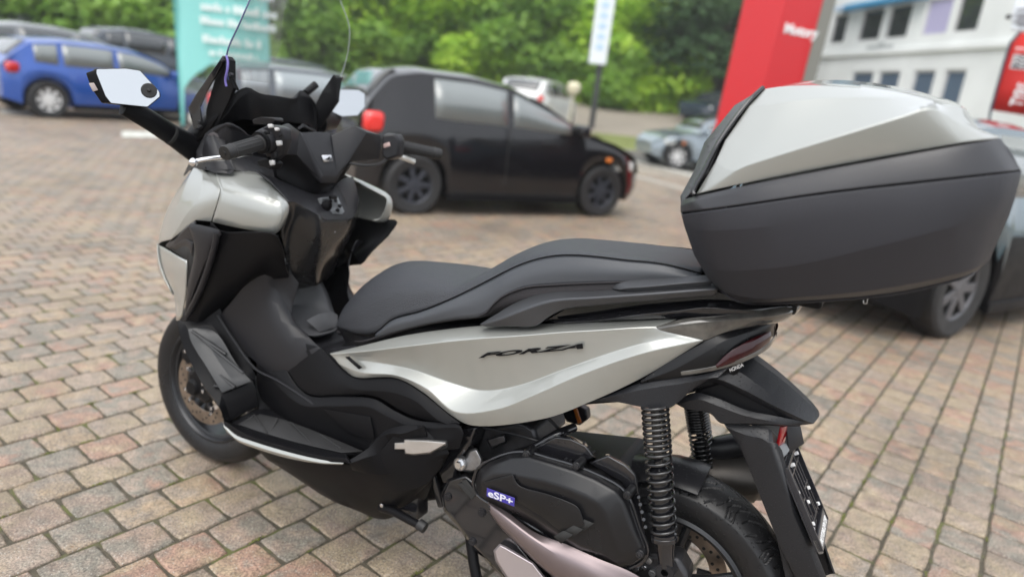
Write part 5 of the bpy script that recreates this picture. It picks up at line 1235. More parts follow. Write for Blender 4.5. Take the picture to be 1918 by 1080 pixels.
# the car park beyond the verge, sloping up
LOT = mat('far_car_park_surface', (.235, .205, .165), .9, noise=.15, nscale=.8)
V, F = gridmesh([[A3([x, y, tz(x, y)+.012]) for x in np.linspace(-2, 45, 12)] for y in (23.5, 27, 31, 35, 38)])
me = mesh(V, F); fixnormals(me, (0, 0, 500)); tag(obj('far_car_park', me, LOT, None, 60), kind='structure')
V, F = gridmesh([[A3([x, y, tz(x, y)+.010]) for x in np.linspace(-45, -2.2, 12)] for y in (19, 22, 26)])
me = mesh(V, F); fixnormals(me, (0, 0, 500)); tag(obj('far_car_park', me, LOT, None, 60), kind='structure')
# wide paving under the cars, beyond the single stones
sheet('paving_beyond', [(-40, 14.1), (-40, 19.2), (3.2, 18.8), (5.4, 14.1)], -.002, PFAR)
sheet('paving_beyond', [(-40, -3), (-40, 14.1), (-11.9, 14.1), (-11.9, -3)], -.002, PFAR)
sheet('paving_beyond', [(7.9, -3), (7.9, 11.5), (20, 9), (20, -3)], -.002, PFAR)
ROADM = mat('asphalt', (.12, .118, .108), .85, noise=.25, nscale=3, bump=.5, bscale=60)
P0_, P1_ = RA-RD*3, RA+RD*8
sheet('road', [tuple(P0_), (1.0, 19.0), (60, 22), (60, P1_[1]-2), tuple(P1_)], .005, ROADM)
WPAINT = mat('road_marking_white', (.62, .62, .57), .7, noise=.35, nscale=8)
sheet('road_marking', [tuple(P0_-RN*.02), tuple(P0_+RN*.42), tuple(P1_+RN*.42), tuple(P1_-RN*.02)], .0095, mat('pale_kerb_line', (.42, .41, .37), .8))
sheet('road_marking', [tuple(P0_-RN*1.9+RD*2.5), tuple(P0_-RN*1.75+RD*2.5), tuple(P1_-RN*1.75), tuple(P1_-RN*1.9)], .0065, MATS['pale_kerb_line'])
a_, b_ = GP(228, 246)[:2], GP(312, 248)[:2]; c_, d_ = GP(312, 258)[:2], GP(228, 257)[:2]
ml = tag(obj('parking_line', mesh([(*p, .0035) for p in (a_, b_, c_, d_)], [(0, 1, 2, 3)]), WPAINT), kind='structure')
a_, b_ = GP(0, 205)[:2], GP(66, 212)[:2]; c_, d_ = GP(66, 217)[:2], GP(0, 212)[:2]
tag(obj('parking_line', mesh([(*p, .0035) for p in (a_, b_, c_, d_)], [(0, 1, 2, 3)]), WPAINT), kind='structure')
# kerb and verge
def kerb_run(p, q, n):
    k = empty('kerb'); k['kind'] = 'structure'
    p, q = A3(p), A3(q); d = (q-p)/n
    for i in range(n):
        mb = MB(); c = p+d*(i+.5); a = math.atan2(d[1], d[0]); l = np.linalg.norm(d)-.012
        mb.box((c[0], c[1], .045), (l, .14, .15), _Rz(a)); mb.build('kerb_stone', mat('kerb_concrete', (.30, .29, .26), .85, noise=.3, nscale=6), k, bevel=.01)
kerb_run((2.4, 19.15, 0), (12.4, 20.2, 0), 10)
vg = [A3([x, y, .1+max(0, tz(x, y)-.02)]) for x, y in ((2.35, 19.25), (7, 19.7), (12, 20.3), (11, 23.3), (6, 23.4), (2.0, 23.0))]
me = mesh(vg, [tuple(range(6))]); fixnormals(me, (0, 0, 50)); tag(obj('grass_verge', me, mat('verge_grass', (.17, .20, .05), .95, noise=.5, nscale=5)), kind='structure')

# ------------------------------------------------------------------ cars
PANE = mat('car_window', (.03, .035, .038), .06, coat=1.)
PANEL = mat('car_window_pale', (.17, .19, .19), .12, coat=1.)  # pale base colour stands in for reflected sky and daylight through the glass
CHR = CHROME
def car(name, label, pos, head, paint, Lc=4.0, W=1.7, H=1.45, wb=2.5, hatch=True, rw=.30, rim=None, rear=True, suv=False, pane=None, lampcol=(.5, .01, .01), alloy=7, group=None, far=False, zg=0., skip=0, prof=None):
    h = A3([*head, 0.]); h /= np.linalg.norm(h); ang = math.atan2(h[1], h[0])
    root = empty(name, label, 'car', group); root.location = (pos[0], pos[1], zg); root.rotation_euler = (0, 0, ang)
    xr, xf = -wb/2, wb/2; x0 = xr-(Lc-wb)*.45; x1 = x0+Lc; pane = pane or PANE
    hb = .52*H+.10; wh = W/2
    # profile knots, x from the tail to the nose
    if hatch:
        top = [(x0, .62*H), (x0+.03, .66*H), (x0+.16, .80*H), (x0+.38, .955*H), (x0+.9, 1.0*H), (x0+1.5, 1.0*H), (x0+2.05, .965*H), (x0+2.45, .86*H), (x1-1.02, .67*H), (x1-.75, .64*H), (x1-.25, .56*H), (x1, .42*H)]
    else:
        top = [(x0, .60*H), (x0+.1, .68*H), (x0+.6, .72*H), (x0+1.2, .95*H), (x0+1.7, 1.0*H), (x0+2.3, .99*H), (x0+2.75, .9*H), (x1-1.15, .68*H), (x1-.8, .65*H), (x1-.25, .56*H), (x1, .42*H)]
    if prof: top = [(x0+a*Lc, b*H) for a, b in prof]
    belt = lambda x: (.64*H if x < xf-.1 else .64*H)-.02*H*(x-x0)/Lc+ (.05*H*max(0, 1-(x-x0)/.9))
    T = np.array(top)
    n = 90; X = np.linspace(x0, x1, n); Zt = np.interp(X, T[:, 0], T[:, 1])
    for _ in range(2): Zt[1:-1] = (Zt[:-2]+2*Zt[1:-1]+Zt[2:])/4
    secs = []; info = []
    for x, zt in zip(X, Zt):
        e = min(x-x0, x1-x); wpl = wh*(1-.30*max(0, 1-e/.55)**2.2); zb = .17+(.12*max(0, 1-e/.35)); zbelt = min(belt(x), zt-.02)
        arch = 0.
        for xw in (xr, xf):
            dx = abs(x-xw)
            if dx < rw+.06: arch = max(arch, rw+math.sqrt((rw+.06)**2-dx*dx))
        zs = max(zb, arch)
        roofw = wpl-.02-.62*max(0, zt-zbelt)*.55
        zm1 = zs+(zbelt-zs)*.35; zm2 = zs+(zbelt-zs)*.72
        sec = [(0, zb), (wpl*.7, zb), (wpl*.72, max(zb, zs-.001)), (wpl-.03, zs), (wpl, zm1), (wpl-.008, zm2), (wpl-.045, zbelt), (roofw+.03, zt-.05*min(1, (zt-zbelt)*4)), (roofw*.8, zt-.006), (0, zt+.012)]
        secs.append([A3([x, y, z]) for y, z in sec]+[A3([x, -y, z]) for y, z in sec[::-1][1:]]); info.append((wpl, zbelt, roofw, zt))
    V, F = gridmesh(secs); k = len(secs[0]); F += [tuple(range(k)), tuple(range((n-1)*k+k-1, (n-1)*k-1, -1))]
    me = mesh(V, F); fixnormals(me); body = obj('body', me, paint, root, 38)
    def at(x): 
        i = np.interp(x, X, np.arange(n)); a = int(min(i, n-2)); f = i-a; return [p*(1-f)+q*f for p, q in zip(info[a], info[a+1])]
    def side_pt(x, t, off=.006, s=1):
        w, zb, rwf, zt = at(x); p0 = A3([x, w-.045, zb]); p1 = A3([x, rwf+.03, zt-.05*min(1, (zt-zb)*4)]); p = p0+(p1-p0)*t; p[1] += off; return p*A3([1, s, 1])
    glx0 = x0+(.42 if hatch else .95); glx1 = x1-1.18
    cuts = [(glx0+.0, glx0+.34), (glx0+.42, glx0+.42+(glx1-glx0)*.36), (glx0+.50+(glx1-glx0)*.36, glx1-.02)] if hatch else [(glx0+.25, glx0+.25+(glx1-glx0)*.36), (glx0+.33+(glx1-glx0)*.36, glx1-.02)]
    if skip: cuts = [(cuts[1][0]-.12, cuts[1][1])]+cuts[2:]
    if suv:
        me.materials.append(BLACK)
        for p_ in me.polygons:
            if p_.center.z < .60: p_.material_index = 1
    for s in (1, -1):
        for a, b in cuts:
            xs_ = np.linspace(a, b, 9); R = [[side_pt(x, t, s=s) for x in xs_] for t in (.1, .9)]
            V, F = gridmesh(R); me = mesh(V, F); fixnormals(me, (0, 50*s, 1)); o = obj('side_window', me, pane, root, 40); mods(o, .004)
    # windscreen and rear window follow the sloping top
    def top_pane(nm, a, b, m_):
        xs_ = np.linspace(a, b, 8); R = []
        for x in xs_:
            w, zb, rwf, zt = at(x); R.append([A3([x, y*rwf*.86, zt+.016-.012*abs(y)]) for y in np.linspace(-1, 1, 7)])
        V, F = gridmesh(R); me = mesh(V, F); fixnormals(me, (0, 0, 50)); o = obj(nm, me, m_, root, 60); mods(o, .004)
    top_pane('windscreen', x1-1.62, x1-1.06, PANE)
    if hatch: top_pane('rear_window', x0+.10, x0+.36, PANE)
    else: top_pane('rear_window', x0+.72, x0+1.15, PANE)
    # lamps
    LMP = mat('tail_lamp_'+str(lampcol[0]), lampcol, .15, coat=1); HL = mat('head_lamp_glass', (.6, .62, .6), .1, coat=1)
    for s in (1, -1):
        m1 = MB(); m1.box((x0+.13, s*(wh-.165), .60*H+(.02 if skip else 0)), (.20, .15, .20 if skip else .17)); o = m1.build('tail_lamp', LMP, root, bevel=.05)
        zh = np.interp(x1-.2, X, Zt)-.085; m1 = MB(); m1.box((x1-.36, s*(wh-.13), zh-.01), (.26, .16, .12)); o = m1.build('headlamp', HL, root, bevel=.03)
        if not far:
            m1 = MB(); m1.box((glx1+.02, s*(wh+.10), .68*H), (.12, .20, .13)); m1.build('door_mirror', paint if not suv else BLACK, root, bevel=.03)
            for a in (-.75, .1): 
                m1 = MB(); m1.box((a+.25, s*(wh-.004), .56*H), (.16, .03, .028)); m1.build('door_handle', paint, root, bevel=.008)
            m1 = MB(); m1.box((x1-.66, s*(wh+.004-.30*wh*max(0, 1-.66/.55)**2), .47*H), (.08, .02, .05)); m1.build('side_indicator', mat('orange_lens',(.7,.2,.03),.2,coat=1), root, bevel=.008)
            m1 = MB(); m1.box((0, s*(wh-.03), .20), (wb-2*rw-.12, .05, .09)); m1.build('sill', BLACK, root, bevel=.01)
            for xx in (glx0+.46+(glx1-glx0)*.36-.03, ):
                m1 = MB()
                for z in np.linspace(.30, .60*H, 10): pass
                m1.box((xx, s*(wh-.003), .45*H), (.008, .012, .42*H)); m1.build('door_gap', mat('hole_dark', (.02,.02,.02), .9), root)
    m1 = MB(); m1.box((x0+.02, 0, .36*H), (.06, .5, .11)); m1.build('number_plate', mat('plate_pale', (.6, .6, .55), .5), root, bevel=.005)
    # dark floor so that light does not pass under the wheel houses
    m1 = MB(); m1.box((0, 0, .30), (Lc-.7, W-.5, .22)); m1.build('underbody', BLACK, root)
    for xw in (xr, xf):
        for s in (1, -1):
            c = A3([xw, s*(wh-.125), rw]); wv = [(rw*.62, -.085), (rw*.9, -.10), (rw*.98, -.085), (rw, -.05), (rw, .05), (rw*.98, .085), (rw*.9, .10), (rw*.62, .085), (rw*.60, .03)]
            if s < 0: wv = [(r, -y) for r, y in wv]
            w_ = lathe('wheel', wv, c, (0, 1, 0), RUBBER if not far else RUBBER, root, 36)
            rm = rim or mat('alloy_grey', (.35, .35, .36), .35, metal=.8)
            rb = MB(); rb.add(lathe_vf([(rw*.64, s*.085), (rw*.60, s*.06), (rw*.60, -s*.02), (0, -s*.02)], c, (0, 1, 0), 32)); rb.build('brake_backing', mat('hole_dark', (.02,.02,.02), .9), w_)
            rb = MB()
            for k_ in range(alloy):
                th = 2*math.pi*k_/alloy; d = A3([math.cos(th), 0, math.sin(th)]); Rm = np.stack([d, A3([0, 1, 0]), np.cross(d, A3([0, 1, 0]))], 1)
                rb.box(c+d*rw*.33+A3([0, s*.065, 0]), (rw*.58, .02, rw*(.17 if alloy < 9 else .13)), Rm)
            rb.add(lathe_vf([(0, s*.078), (rw*.14, s*.078), (rw*.15, s*.05), (0, s*.05)], c, (0, 1, 0), 16)); rb.add(lathe_vf([(rw*.58, s*.07), (rw*.65, s*.088), (rw*.66, s*.06), (rw*.60, s*.05), (rw*.58, s*.07)], c, (0, 1, 0), 32))
            rb.build('rim', rm, w_, 30, bevel=.004)
    root['_x'] = xr; del root['_x']
    return root
def car_at_wheel(px, py, head, which, W, wb, side, rw=.3):
    """centre of a car whose near-side wheel touches the ground at a photo pixel"""
    g = GP(px, py)[:2]; h = A3(head, float)[:2] if not isinstance(head, np.ndarray) else head[:2]; h = h/np.linalg.norm(h); left = A3([-h[1], h[0]])
    return g - h*(wb/2*(1 if which == 'f' else -1)) - left*(W/2-.06)*(1 if side == 'l' else -1)
BLUE = mat('blue_car_paint', (.012, .075, .36), .3, metal=.25, coat=1.)
BLACKC = mat('black_car_paint', (.006, .0055, .007), .14, coat=.7, spec=.3)
GREYC = mat('grey_car_paint', (.075, .085, .10), .3, metal=.5, coat=1.)
WHITEC = mat('white_car_paint', (.62, .63, .63), .3, coat=1.)
TEALC = mat('teal_car_paint', (.055, .105, .135), .25, metal=.4, coat=1.)
LBLUEC = mat('pale_blue_car_paint', (.26, .31, .35), .3, metal=.4, coat=1.)
DARKC = mat('dark_blue_car_paint', (.02, .03, .045), .25, coat=1.)
hB = A3([.585, .81])
car('hatchback', 'blue five-door hatchback with white wheel covers on the far left', car_at_wheel(95, 222, hB, 'r', 1.7, 2.5, 'r'), hB, BLUE, 3.78, 1.66, 1.28, 2.5, rim=mat('white_wheel_cover', (.7, .7, .7), .4), alloy=8, pane=PANEL)
hK = A3([.853, .522])
car('hatchback', 'small black hatchback with dark wheels right behind the handlebar', car_at_wheel(772, 402, hK, 'r', 1.62, 2.33, 'r'), hK, BLACKC, 3.55, 1.60, 1.43, 2.33, rim=mat('dark_rim', (.05, .055, .07), .35, metal=.5), alloy=7, pane=PANEL, lampcol=(.75, .02, .015), skip=1,
    prof=[(0,.58),(.01,.66),(.03,.80),(.08,.955),(.16,1.0),(.33,1.0),(.45,.965),(.59,.83),(.74,.645),(.83,.60),(.94,.50),(1,.36)])
hG = A3([.80, .60])
pg = hdir(625)*10.8
car('estate_car', 'dark grey estate car standing between the teal banner and the black hatchback', pg, hG, GREYC, 4.0, 1.72, 1.30, 2.5, rim=None, pane=mat('grey_window', (.26, .29, .31), .1, coat=1))
nb_ = car_at_wheel(95, 222, hB, 'r', 1.7, 2.5, 'r')+A3([-.81, .585])*2.9+hB*.5
car('hatchback', 'silver grey hatchback half hidden behind the blue car', nb_, hB, mat('silver_grey_paint', (.22, .23, .24), .3, metal=.4, coat=1.), 4.1, 1.75, 1.50, 2.55, rim=None, pane=PANE)
pw = hdir(1008)*23.6
car('hatchback', 'small white car with red tail lamps beyond the black hatchback', pw, (.35, .94), WHITEC, 3.8, 1.68, 1.5, 2.4, far=True, zg=tz(*pw), lampcol=(.75, .02, .015))
pd = hdir(1352)*33
car('saloon_car', 'dark blue car with a lit-looking headlamp far off beside the red sign', pd, (-.75, -.66), DARKC, 4.3, 1.75, 1.45, 2.6, far=True, zg=tz(*pd), hatch=False)
hL = A3([-.985, -.17])
car('saloon_car', 'pale blue car on the road just left of the top box', car_at_wheel(1265, 318, hL, 'f', 1.72, 2.55, 'l'), hL, LBLUEC, 3.6, 1.66, 1.30, 2.55, far=False, rim=mat('alloy_bright', (.7, .7, .7), .3, metal=.3))
ps = hdir(305)*21.
car('saloon_car', 'dark car at the foot of the trees left of the banner', ps, (.6, .8), DARKC, 4.2, 1.75, 1.6, 2.6, far=True, zg=tz(*ps)+.1)
ps = hdir(70)*30.
car('saloon_car', 'dark car with red tail lamps on the slope at the far left', ps, (.3, .95), DARKC, 4.2, 1.75, 1.45, 2.6, far=True, zg=tz(*ps)+.1, lampcol=(.75, .02, .015))
ps = hdir(590)*18.
car('saloon_car', 'dark car whose roof shows above the grey estate car', ps, (.8, .6), DARKC, 4.4, 1.75, 1.42, 2.6, far=True, zg=.0)
hS = A3([.83, .56])
car('off_road_car', 'teal off-road car behind the top box, its rear wheel showing', car_at_wheel(1768, 632, hS, 'r', 1.84, 2.75, 'r', .36), hS, TEALC, 4.5, 1.84, 1.50, 2.75, rw=.36, suv=True, rim=mat('dull_alloy', (.14, .14, .15), .45, metal=.6), pane=PANEL)

# ------------------------------------------------------------------ teal banner
TEAL = mat('teal_banner_cloth', (.24, .60, .57), .6, bump=.1, bscale=60)
fb = GP(344, 241); ub = A3([.99, .14, 0]); ub /= np.linalg.norm(ub); zb = A3([-.045, 0, 1.]); zb /= np.linalg.norm(zb)
bn = empty('banner', 'tall teal banner with lines of white print behind the windscreen', 'banner'); bn.location = tuple(fb)
nbn = np.cross(ub, zb); nbn /= np.linalg.norm(nbn)
if nbn[1] > 0: nbn = -nbn
V = []
R = [[ub*(1.52*i/14)+zb*(3.6*j/20)+nbn*(.03*math.sin(i*.7+j*.35)) for i in range(15)] for j in range(21)]
V, F = gridmesh(R); me = mesh(V, F); fixnormals(me, tuple(-fb)); o = obj('banner_cloth', me, TEAL, bn, 60); mods(o, .006)
tube('banner_pole', [ub*-.02, ub*-.02+zb*3.7], .018, mat('banner_pole_teal', (.10, .42, .40), .4), bn, 10)
m1 = MB(); m1.box((.3, 0, .03), (.7, .4, .05)); m1.build('banner_foot', BLACK2, bn, bevel=.01)
def lines(nm, par, o0, ux, uy, nn, rows, m_, seed):
    """rows of unreadable print: every row is a run of small strokes like words seen from afar"""
    rg = random.Random(seed); mb = MB(); Rm = np.stack([ux, uy, nn], 1)
    for (x, y, w, h) in rows:
        p = x
        while p < x+w:
            l = rg.uniform(.6, 1.1)*h*.55; hh = h*rg.choice([.7, 1, .72, 1, .7]); mb.box(o0+ux*(p+l/2)+uy*(y+hh/2)+nn*.012, (l, hh, .004), Rm); p += l+h*(.12 if rg.random() < .82 else .5)
    o = mb.build(nm, m_, par); o['kind'] = 'stuff'; return o
lines('white_print', bn, A3([0, 0, 0.])+nbn*.04, ub, zb, nbn, [(.25,2.55,1.4,.14),(.22,2.30,1.35,.16),(.42,2.02,1.2,.13),(.40,1.80,1.2,.12),(.42,1.50,1.0,.13),(.52,1.30,.8,.10),(.44,1.02,.35,.13),(.3,2.85,1.3,.12)], mat('banner_white', (.72, .80, .79), .6), 3)

# ------------------------------------------------------------------ red totem sign
REDM = mat('red_sign_panel', (.55, .004, .010), .35, coat=.25)
tb = hdir(1334, 230)*9.3
tt = empty('sign_totem', 'tall glossy red dealer sign with white lettering behind the top box', 'sign'); tt.location = (tb[0], tb[1], 0)
e1 = A3([*hdir(1400, 100), 0]); e1 = A3([e1[1], -e1[0], 0])        # to the right as seen
f1 = A3([e1[0]*.92+e1[1]*.39, e1[1]*.92-e1[0]*.39, 0]) ; f1 = _Rz(-.15) @ e1; f2 = _Rz(.55) @ e1
lean = A3([.035, -.01, 1.]); hgt = 3.6
def prism(nm, base, m_, par, h=hgt, bevel=.01):
    V = [b for b in base]+[b+lean*h for b in base]; n = len(base); F = [tuple(range(n)), tuple(range(2*n-1, n-1, -1))]+[(i, (i+1) % n, n+(i+1) % n, n+i) for i in range(n)]
    me = mesh(V, F); fixnormals(me); o = obj(nm, me, m_, par, 30); mods(o, 0, bevel); return o
b0_ = A3([0, 0, 0.]); b1_ = b0_+f1*.46; b2_ = b1_+f2*.52; back_ = A3([-e1[1], e1[0], 0])*.35
prism('red_body', [b0_, b1_, b2_, b2_+back_, b0_+back_*1.0], REDM, tt)
b3_ = b2_+f2*.18
prism('grey_side_panel', [b2_+f2*.004, b3_, b3_+back_, b2_+back_+f2*.004], mat('grey_panel', (.20, .20, .175), .5), tt)
nf2 = np.cross(f2, lean); nf2 /= np.linalg.norm(nf2); nf2 = nf2 if nf2.dot(A3([*-tb, 0])) > 0 else -nf2
to = b1_+lean*2.34+f2*.09+nf2*.006; ld = lean/np.linalg.norm(lean); xx = f2/np.linalg.norm(f2)
tm = Matrix(((xx[0], ld[0], nf2[0], to[0]), (xx[1], ld[1], nf2[1], to[1]), (xx[2], ld[2], nf2[2], to[2]), (0, 0, 0, 1)))
text('white_lettering', 'Motory', .155, tm, WHITE, tt, extrude=.004, bold=.006)

# ------------------------------------------------------------------ sign on a pole, bollard lamp
pp = hdir(1113)*24.8; zp = tz(*pp)
sg_ = empty('pole_sign', 'tall narrow white sign on a dark pole at the edge of the car park', 'sign'); sg_.location = (pp[0], pp[1], zp)
tube('pole', [A3([0, 0, 0]), A3([0, 0, 5.6])], .10, mat('dark_post', (.035, .038, .04), .5), sg_, 12)
ex = A3([hdir(1113)[1], -hdir(1113)[0], 0]); Rm = np.stack([ex, A3([-ex[1], ex[0], 0]), A3([0, 0, 1])], 1)
m1 = MB(); m1.box(ex*-.12+A3([0, -.14, 3.74]), (.60, .08, 3.2), Rm); m1.build('sign_board', mat('sign_white', (.72, .76, .80), .4), sg_, bevel=.02)
for k in range(7):
    m1 = MB(); m1.box(ex*-.12+A3([0, -.19, 2.7+.33*k]), (.26, .01, .20), Rm); m1.build('blue_print_mark', mat('pale_blue_print', (.45, .60, .76), .5), sg_)
pb_ = hdir(1070)*18.5
bl = empty('bollard_lamp', 'short post with a round cream lamp head beside the white car', 'lamp'); bl.location = (pb_[0], pb_[1], 0)
tube('post', [A3([0, 0, -.02]), A3([0, 0, 1.38])], .045, mat('cream_post', (.45, .43, .34), .5), bl, 12)
lathe('lamp_head', [(0, .2), (.10, .19), (.17, .12), (.18, .05), (.15, -.06), (.06, -.14), (0, -.14)], (0, 0, 1.5), (0, 0, 1), mat('cream_lamp', (.62, .58, .42), .4), bl, 20)

# ------------------------------------------------------------------ white building
pL, pR = hdir(1548, 150)*37, hdir(1960, 180)*27
pL = A3([*pL, 0]); pR = A3([*pR, 0]); fd = pR-pL; flen = np.linalg.norm(fd); fd /= flen; fn = A3([fd[1], -fd[0], 0]); fn = fn if fn.dot(-pL) > 0 else -fn
BW = mat('white_render', (.80, .82, .81), .8, noise=.12, nscale=.6)
bd_ = empty('white_building', 'white two-storey commercial building behind the red sign', 'building'); bd_.location = tuple(pL)
def fac(px, py):
    d = wray(px, py); t = np.dot(pL-CPOS, fn)/np.dot(d, fn); p = CPOS+d*t; return np.dot(p-pL, fd), p[2]
Rf = np.stack([fd, -fn, A3([0, 0, 1])], 1)
wins = []
def rect(a, b, c, d):
    s0, z1 = fac((a+a)/2, b); s1, z0 = fac(c, d); s0b, _ = fac(a, d); return (min(s0, s0b)+.0, z0, s1, z1)
spec = [('u',1566,27,1588,60),('u',1620,25,1652,62),('u',1670,25,1703,62),('u',1738,24,1776,64),('u',1795,26,1832,64),('l',1602,130,1634,178),('l',1652,130,1684,180),('l',1716,135,1748,182),('l',1774,135,1806,182)]
rects = []
for k, a, b, c, d in spec:
    s0, z1 = fac((a+c)/2-(c-a)*.64, b); s1, _ = fac((a+c)/2+(c-a)*.64, b); _, z0 = fac((a+c)/2, d); rects.append((k, s0, z0, s1, z1))
up = [r for r in rects if r[0] == 'u']; lo = [r for r in rects if r[0] == 'l']
uz0, uz1 = np.mean([r[2] for r in up])-.2, np.mean([r[4] for r in up])+.3; lz0, lz1 = 1.0, np.mean([r[4] for r in lo])
rects = [(k, s0, uz0 if k == 'u' else lz0, s1, uz1 if k == 'u' else lz1) for k, s0, z0, s1, z1 in rects]
# wall as strips round real openings
HB = 11.; S0, S1 = -1.0, flen+8
def wall_rows(z0, z1, holes, mb):
    p = S0
    for s0, s1 in sorted(holes):
        if s0 > p: mb.box(fd*((p+s0)/2)+A3([0, 0, (z0+z1)/2])-fn*.15, (s0-p, .3, z1-z0), Rf)
        p = s1
    mb.box(fd*((p+S1)/2)+A3([0, 0, (z0+z1)/2])-fn*.15, (S1-p, .3, z1-z0), Rf)
mb = MB(); wall_rows(-.2, lz0, [], mb); wall_rows(lz0, lz1, [(r[1], r[3]) for r in rects if r[0] == 'l'], mb); wall_rows(lz1, uz0, [], mb); wall_rows(uz0, uz1, [(r[1], r[3]) for r in rects if r[0] == 'u'], mb); wall_rows(uz1, HB, [], mb)
mb.build('wall', BW, bd_)
mb = MB(); mb.box(fd*((S0+S1)/2)-fn*5.2+A3([0, 0, HB/2]), (S1-S0-.7, 9.5, HB-.2), Rf); mb.build('building_core', mat('interior_dark', (.03, .035, .04), .8), bd_)
mb = MB(); mb.box(fd*((S0+S1)/2)-fn*4.8+A3([0, 0, HB+.15]), (S1-S0+.6, 11, .3), Rf); mb.build('roof', mat('roof_grey', (.25, .25, .25), .8), bd_)
mb = MB(); mb.box(fd*((S0+S1)/2)+fn*.06+A3([0, 0, lz1+.75]), (S1-S0, .14, .22), Rf); mb.build('cornice', BW, bd_, bevel=.02)
for q, (k, s0, z0, s1, z1) in enumerate(rects):
    mb = MB(); c = fd*((s0+s1)/2)+A3([0, 0, (z0+z1)/2])-fn*.10; w_, h_ = s1-s0, z1-z0
    for dx, dz, ww, hh in ((0, h_/2-.04, w_, .08), (0, -h_/2+.04, w_, .08), (-w_/2+.04, 0, .08, h_-.16), (w_/2-.04, 0, .08, h_-.16)): mb.box(c+fd*dx+A3([0, 0, dz]), (ww, .08, hh), Rf)
    wf = mb.build('window', mat('window_frame_white', (.6, .6, .6), .5), bd_)
    mb = MB(); mb.box(c-fn*.03, (w_-.15, .02, h_-.15), Rf)
    pm = PANE if q not in (3,) else mat('lilac_blind', (.45, .42, .62), .5)
    if k == 'l': pm = mat('shop_pane', (.10, .14, .20), .08, coat=1)
    mb.build('pane', pm, wf)
s0, z0 = fac(1588, 14); s1, z1 = fac(1742, 8)
mb = MB(); mb.box(fd*((s0+s1)/2)+fn*.35+A3([0, 0, (z0+z1)/2+.05]), (s1-s0, .5, .22), Rf); mb.build('blue_sign_strip', mat('sign_blue', (.05, .27, .50), .4), bd_, bevel=.03)
mb = MB(); mb.box(fd*(s0+.35)+fn*.62+A3([0, 0, (z0+z1)/2+.05]), (.7, .03, .19), Rf); mb.build('pale_sign_end', mat('sign_pale', (.55, .65, .78), .4), bd_)
s0, z0 = fac(1622, 98); lines('faint_lettering', bd_, fd*s0+A3([0, 0, z0])+fn*.0, fd, A3([0, 0, 1.]), fn, [(0, 0, 1.9, .34)], mat('faint_print', (.38, .40, .40), .6), 9)

# ------------------------------------------------------------------ red feather flag with tyre emblem
fp = hdir(1905, 200)*9.6
fl_ = empty('feather_flag', 'red feather flag with tyre emblem and white word at the right edge', 'flag'); fl_.location = (fp[0], fp[1], 0)
ex = A3([hdir(1905)[1], -hdir(1905)[0], 0]); FR = np.stack([ex, A3([-ex[1], ex[0], 0]), A3([0, 0, 1.])], 1)
CZ = A3([fp[0], fp[1], 0.])
def flp(px, py, off=0.):
    n_ = FR[:, 1]; d = wray(px, py); t = np.dot(CZ-n_*off-CPOS, n_)/np.dot(d, n_); return CPOS+d*t-CZ
pole_pts = [flp(1840, 300), flp(1856, 205), flp(1880, 120), flp(1893, 80), flp(1912, 58), flp(1945, 48)]
cloth = [flp(1854, 206), flp(1866, 165), flp(1880, 120), flp(1893, 84), flp(1912, 62), flp(1945, 52), flp(2010, 60), flp(2000, 150), flp(1985, 235), flp(1918, 216)]
me = mesh(cloth, [tuple(range(len(cloth)))]); fixnormals(me, tuple(-CZ+CPOS)); o = obj('flag_cloth', me, mat('red_flag_cloth', (.62, .025, .02), .6), fl_, 30); mods(o, .005)
tube('flag_pole', [A3([*(pole_pts[0][:2]), -pole_pts[0][2]*0])]+pole_pts, .014, mat('flag_pole_navy', (.04, .05, .08), .4), fl_, 8)
m1 = MB(); m1.box(A3([*pole_pts[0][:2], .03]), (.5, .5, .05), FR); m1.build('flag_base', BLACK2, fl_, bevel=.01)
o0 = flp(1902, 203, .006); o1 = flp(1918, 166, .006); ux = (o1-o0)/np.linalg.norm(o1-o0); nz = -FR[:, 1]; uy = np.cross(nz, ux)
Mx = Matrix(((ux[0], uy[0], nz[0], o0[0]), (ux[1], uy[1], nz[1], o0[1]), (ux[2], uy[2], nz[2], o0[2]), (0, 0, 0, 1)))
o0b = flp(1913, 200, .006)
Mx = Matrix(((ux[0], uy[0], nz[0], o0b[0]), (ux[1], uy[1], nz[1], o0b[1]), (ux[2], uy[2], nz[2], o0b[2]), (0, 0, 0, 1)))
ty_ = text('white_lettering', 'TYRE', .165, Mx, WHITE, fl_, extrude=.002, bold=.005); ty_.data.transform(Matrix.Diagonal((.62, 1, 1, 1)))
def emb(nm, pts, m_, off=.008): 
    me = mesh([flp(x, y, off) for x, y in pts], [tuple(range(len(pts)))]); fixnormals(me, tuple(-CZ+CPOS)); o = obj(nm, me, m_, fl_); mods(o, .002)
emb('emblem_border', [(1891,128),(1903,89),(1940,92),(1932,132)], WHITE, .006); emb('emblem_field', [(1897,101),(1936,103),(1937,94),(1904,92)][::-1], MATS['red_flag_cloth'], .009)
emb('emblem_tyre', [(1894,126),(1901,102),(1936,105),(1931,129)], mat('emblem_black', (.03, .03, .04), .5), .010)
for k in range(3): emb('emblem_tread', [(1896+k*1.6,119-k*7),(1904+k*1.6,116-k*7),(1912+k*1.6,123-k*7),(1921+k*1.6,119-k*7),(1921+k*1.6,122-k*7),(1912+k*1.6,126-k*7),(1904+k*1.6,119-k*7),(1896+k*1.6,122-k*7)], WHITE, .013)
